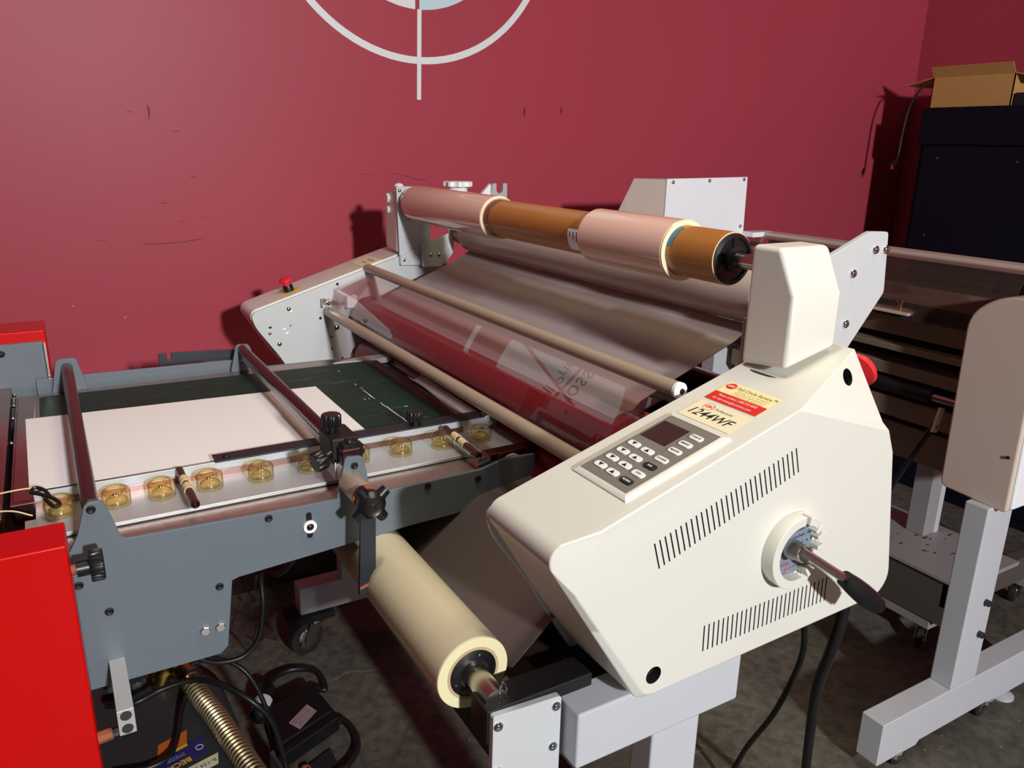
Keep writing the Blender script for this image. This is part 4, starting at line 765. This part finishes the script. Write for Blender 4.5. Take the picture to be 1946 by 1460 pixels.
obj('feed_shaft', cyl(NB(), (2.0, .98, .904), (2.0, 1.89, .904), .0125, 16), M_steel, RM, label='steel shaft with a black sleeve'); obj('shaft_sleeve', cyl(NB(), (2.0, 1.17, .904), (2.0, 1.89, .904), .021, 20), M_blackm, RM)
obj('corner_flap', prism(NB(), [(1.955, 1.25), (1.955, 1.45), (2.03, 1.45), (2.03, 1.27)], 'z', 1.112, 1.119), M_beige, RM, .001, label='pale flap with a brass thumb screw'); bm = NB(); cyl(bm, (2.0, 1.305, 1.119), (2.0, 1.305, 1.140), .007, 14); lathe(bm, [(.012, 0), (.012, .008)], (2.0, 1.305, 1.138), (0, 0, 1), 12); obj('thumb_screw', bm, M_brass, RM)
obj('sensor_box', box(NB(), (2.0, 1.29, 1.165), (2.02, 1.34, 1.19)), M_clear2, RM, .002)
# near end cover (rounded) and leg
cvp = rpoly([(.90, .69), (1.072, .70), (1.072, 1.16), (1.0, 1.215), (.90, 1.215)], [.012, .02, .06, .05, .01], 6)
obj('end_cover', loft(NB(), [[(1.934-(z-.69)*.03, y, z) for y, z in cvp], [(2.45, y, z) for y, z in cvp]]), M_beige, RM, .006, 3, label='rounded beige right end cover, scuffed at its top')
bm = NB(); prism(bm, [(1.945, .70), (2.44, .70), (2.44, 1.20), (1.93, 1.20)], 'y', .892, .902); obj('end_cover_face', bm, M_whitem, RM, .006, 3)
obj('cover_dent', box(NB(), (1.925, .915, .83), (1.93, .922, .836)), M_ink, RM)
pst = bxo('leg_post', (1.915, .93, .167), (2.03, .99, .694), M_stand, RM, .004, label='pale grey square leg post with two dark studs')
for z in (.411, .316): obj('post_stud', lathe(NB(), [(.009, 0), (.009, .012), (.006, .014)], (1.994, .93, z), YD, 14), M_iron, pst)
obj('leg_foot', prism(NB(), [(1.637, .043), (1.80, .041), (1.81, .052), (2.12, .052), (2.13, .043), (2.42, .043), (2.42, .167), (1.637, .167)], 'y', .93, .992), M_stand, RM, .003, label='long pale grey foot with chipped edges')
caster(RM, 1.725, .944, .0475, .029, R(0)); caster(RM, 2.135, .944, .0525, .029, R(180))
bm = NB(); lathe(bm, [(.034, 0), (.034, .006), (.02, .012), (.007, .014), (.007, .05)], (2.262, .96, .0), (0, 0, 1), 24); obj('levelling_foot', bm, M_stand, RM)
bm = NB(); tube(bm, [(1.97, 1.135, .84), (1.97, 1.18, .735), (1.97, 1.235, .60), (1.97, 1.29, .47)], .0075, 10); obj('gas_strut', bm, M_black, RM, label='thin black gas strut')
obj('strut_bracket', prism(NB(), [(1.952, .825), (1.972, .82), (1.99, .885), (1.972, .89)], 'y', 1.125, 1.133), M_beige, RM, .001); obj('bracket_hole', cyl(NB(), (1.964, 1.124, .838), (1.964, 1.126, .838), .003, 10), M_hole, RM)
bxo('far_leg_post', (1.95, 1.93, .0), (2.05, 1.99, 1.15), M_stand, RM, .004)

# low trolley behind it
TR = thing('low_trolley', (2.6, 1.7, 0), 'low grey steel trolley with a rust spotted shelf behind the wide machine', 'trolley')
M_trolley = mat('shade_greyed_trolley_paint', (150, 147, 147), .5, noise=.06, nscale=9); M_skirt = mat('shade_darkened_skirt', (86, 79, 73), .5); M_stain = mat('dark_rust_stain', (92, 54, 38), .8, noise=.3, nscale=60)  # trolley and skirt colours darkened to carry the shade they stand in
sh = bxo('shelf', (2.24, 1.12, .268), (2.56, 2.3, .282), M_trolley, TR, .002, label='white shelf with rust brown patches')
bxo('shelf_skirt', (2.25, 1.16, .115), (2.29, 2.3, .268), M_skirt, TR, .002); bxo('shelf_skirt', (2.25, 1.14, .18), (2.9, 1.18, .268), M_skirt, TR, .002)
bxo('base_tube', (2.255, 1.20, .08), (2.33, 2.3, .135), M_trolley, TR, .002); bxo('base_tube', (2.80, 1.19, .08), (2.88, 2.3, .135), M_trolley, TR, .002)
bxo('trolley_post', (2.44, 1.375, .282), (2.50, 1.44, .80), M_trolley, TR, .003)
bxo('post_face', (2.50, 1.375, .282), (2.525, 1.38, .80), M_stand, TR, .001)
for i in range(22):
    x, y = random.uniform(2.33, 2.54), random.uniform(1.15, 1.44); ang_ = random.uniform(0, 3); w, h = random.uniform(.006, .02), random.uniform(.003, .007)
    b = NB(); prism(b, [(x+w*math.cos(a*.9+ang_)*random.uniform(.5, 1), y+h*math.sin(a*.9+ang_)*random.uniform(.5, 1.1)) for a in range(7)], 'z', .282, .2826); obj('rust_patch', b, M_stain, sh)
caster(TR, 2.29, 1.235, .08, .033, R(200)); caster(TR, 2.84, 1.235, .08, .033, R(190)); caster(TR, 2.29, 2.2, .08, .033, R(190)); caster(TR, 2.84, 2.2, .08, .033, R(190))

# navy cabinet, cardboard box and its cable
NV = thing('navy_cabinet', (3.6, 1.6, 0), 'tall matt navy steel cabinet in the corner with a cardboard box on top', 'cabinet')
bxo('cabinet_body', (3.41, 1.05, 0), (3.80, 2.255, 1.716), M_navy, NV, .003); bxo('upper_panel', (3.395, 1.05, 1.566), (3.41, 2.262, 1.716), M_navy, NV, .002)
lp = bxo('lower_panel', (3.402, 1.06, .05), (3.41, 2.235, 1.558), M_navy, NV, .002)
for y, z in ((2.162, 1.508), (1.823, 1.502), (2.164, 1.177), (1.50, 1.502)): obj('panel_screw', dome(NB(), (3.402, y, z), (-1, 0, 0), .007), M_iron, lp)
CB = thing('cardboard_box', (3.56, 2.08, 1.716), 'open brown cardboard box on top of the navy cabinet', 'box')
bx0, bx1, by0, by1, bz0, bz1 = 3.425, 3.66, 1.905, 2.252, 1.716, 1.842
bm = NB(); t = .004
for a, b in (((bx0, by0, bz0), (bx0+t, by1, bz1)), ((bx1-t, by0, bz0), (bx1, by1, bz1)), ((bx0, by0, bz0), (bx1, by0+t, bz1)), ((bx0, by1-t, bz0), (bx1, by1, bz1)), ((bx0, by0, bz0), (bx1, by1, bz0+t))): box(bm, a, b)
obj('box_body', bm, M_card, CB)
obj('box_flap', loft(NB(), [[(bx0, by0, bz1), (bx0, by1, bz1), (bx0-.03, by1-.002, bz1+.04), (bx0-.03, by0+.002, bz1+.04)], [(bx0+.003, by0, bz1), (bx0+.003, by1, bz1), (bx0-.027, by1-.002, bz1+.042), (bx0-.027, by0+.002, bz1+.042)]]), M_card, CB)
obj('box_flap', loft(NB(), [[(bx0, by1, bz1), (bx1, by1, bz1), (bx1-.005, by1+.125, bz1-.028), (bx0-.005, by1+.125, bz1-.028)], [(bx0, by1, bz1+.003), (bx1, by1, bz1+.003), (bx1-.005, by1+.125, bz1-.025), (bx0-.005, by1+.125, bz1-.025)]]), M_card, CB)
obj('box_flap', loft(NB(), [[(bx0, by0, bz1), (bx1, by0, bz1), (bx1, by0-.09, bz1-.022), (bx0, by0-.09, bz1-.022)], [(bx0, by0, bz1+.003), (bx1, by0, bz1+.003), (bx1, by0-.09, bz1-.019), (bx0, by0-.09, bz1-.019)]]), M_card, CB)
CP = thing('plug_cable', (3.4, 2.36, 1.47), 'black mains cable hanging from the cardboard box with its plug dangling', 'cable')
bm = NB(); tube(bm, [(3.43, 2.262, 1.830), (3.41, 2.295, 1.80), (3.40, 2.33, 1.72), (3.40, 2.345, 1.60), (3.40, 2.348, 1.52), (3.40, 2.358, 1.49)], .005, 8); obj('cable_run', bm, M_cable, CP)
bm = NB(); cyl(bm, (3.40, 2.355, 1.497), (3.40, 2.366, 1.476), .009, 12, 0, .011); obj('plug_body', bm, M_black, CP)
bm = NB(); box(bm, (3.393, 2.366, 1.455), (3.395, 2.373, 1.476)); box(bm, (3.405, 2.366, 1.455), (3.407, 2.373, 1.476)); obj('plug_prong', bm, M_brass, CP)
tag(obj('small_navy_case', box(NB(), (3.43, 1.60, 1.716), (3.62, 1.897, 1.768)), mat('dark_blue_plastic', (18, 28, 44), .4), None, .004), 'small dark blue case on the navy cabinet right of the cardboard box', 'case')
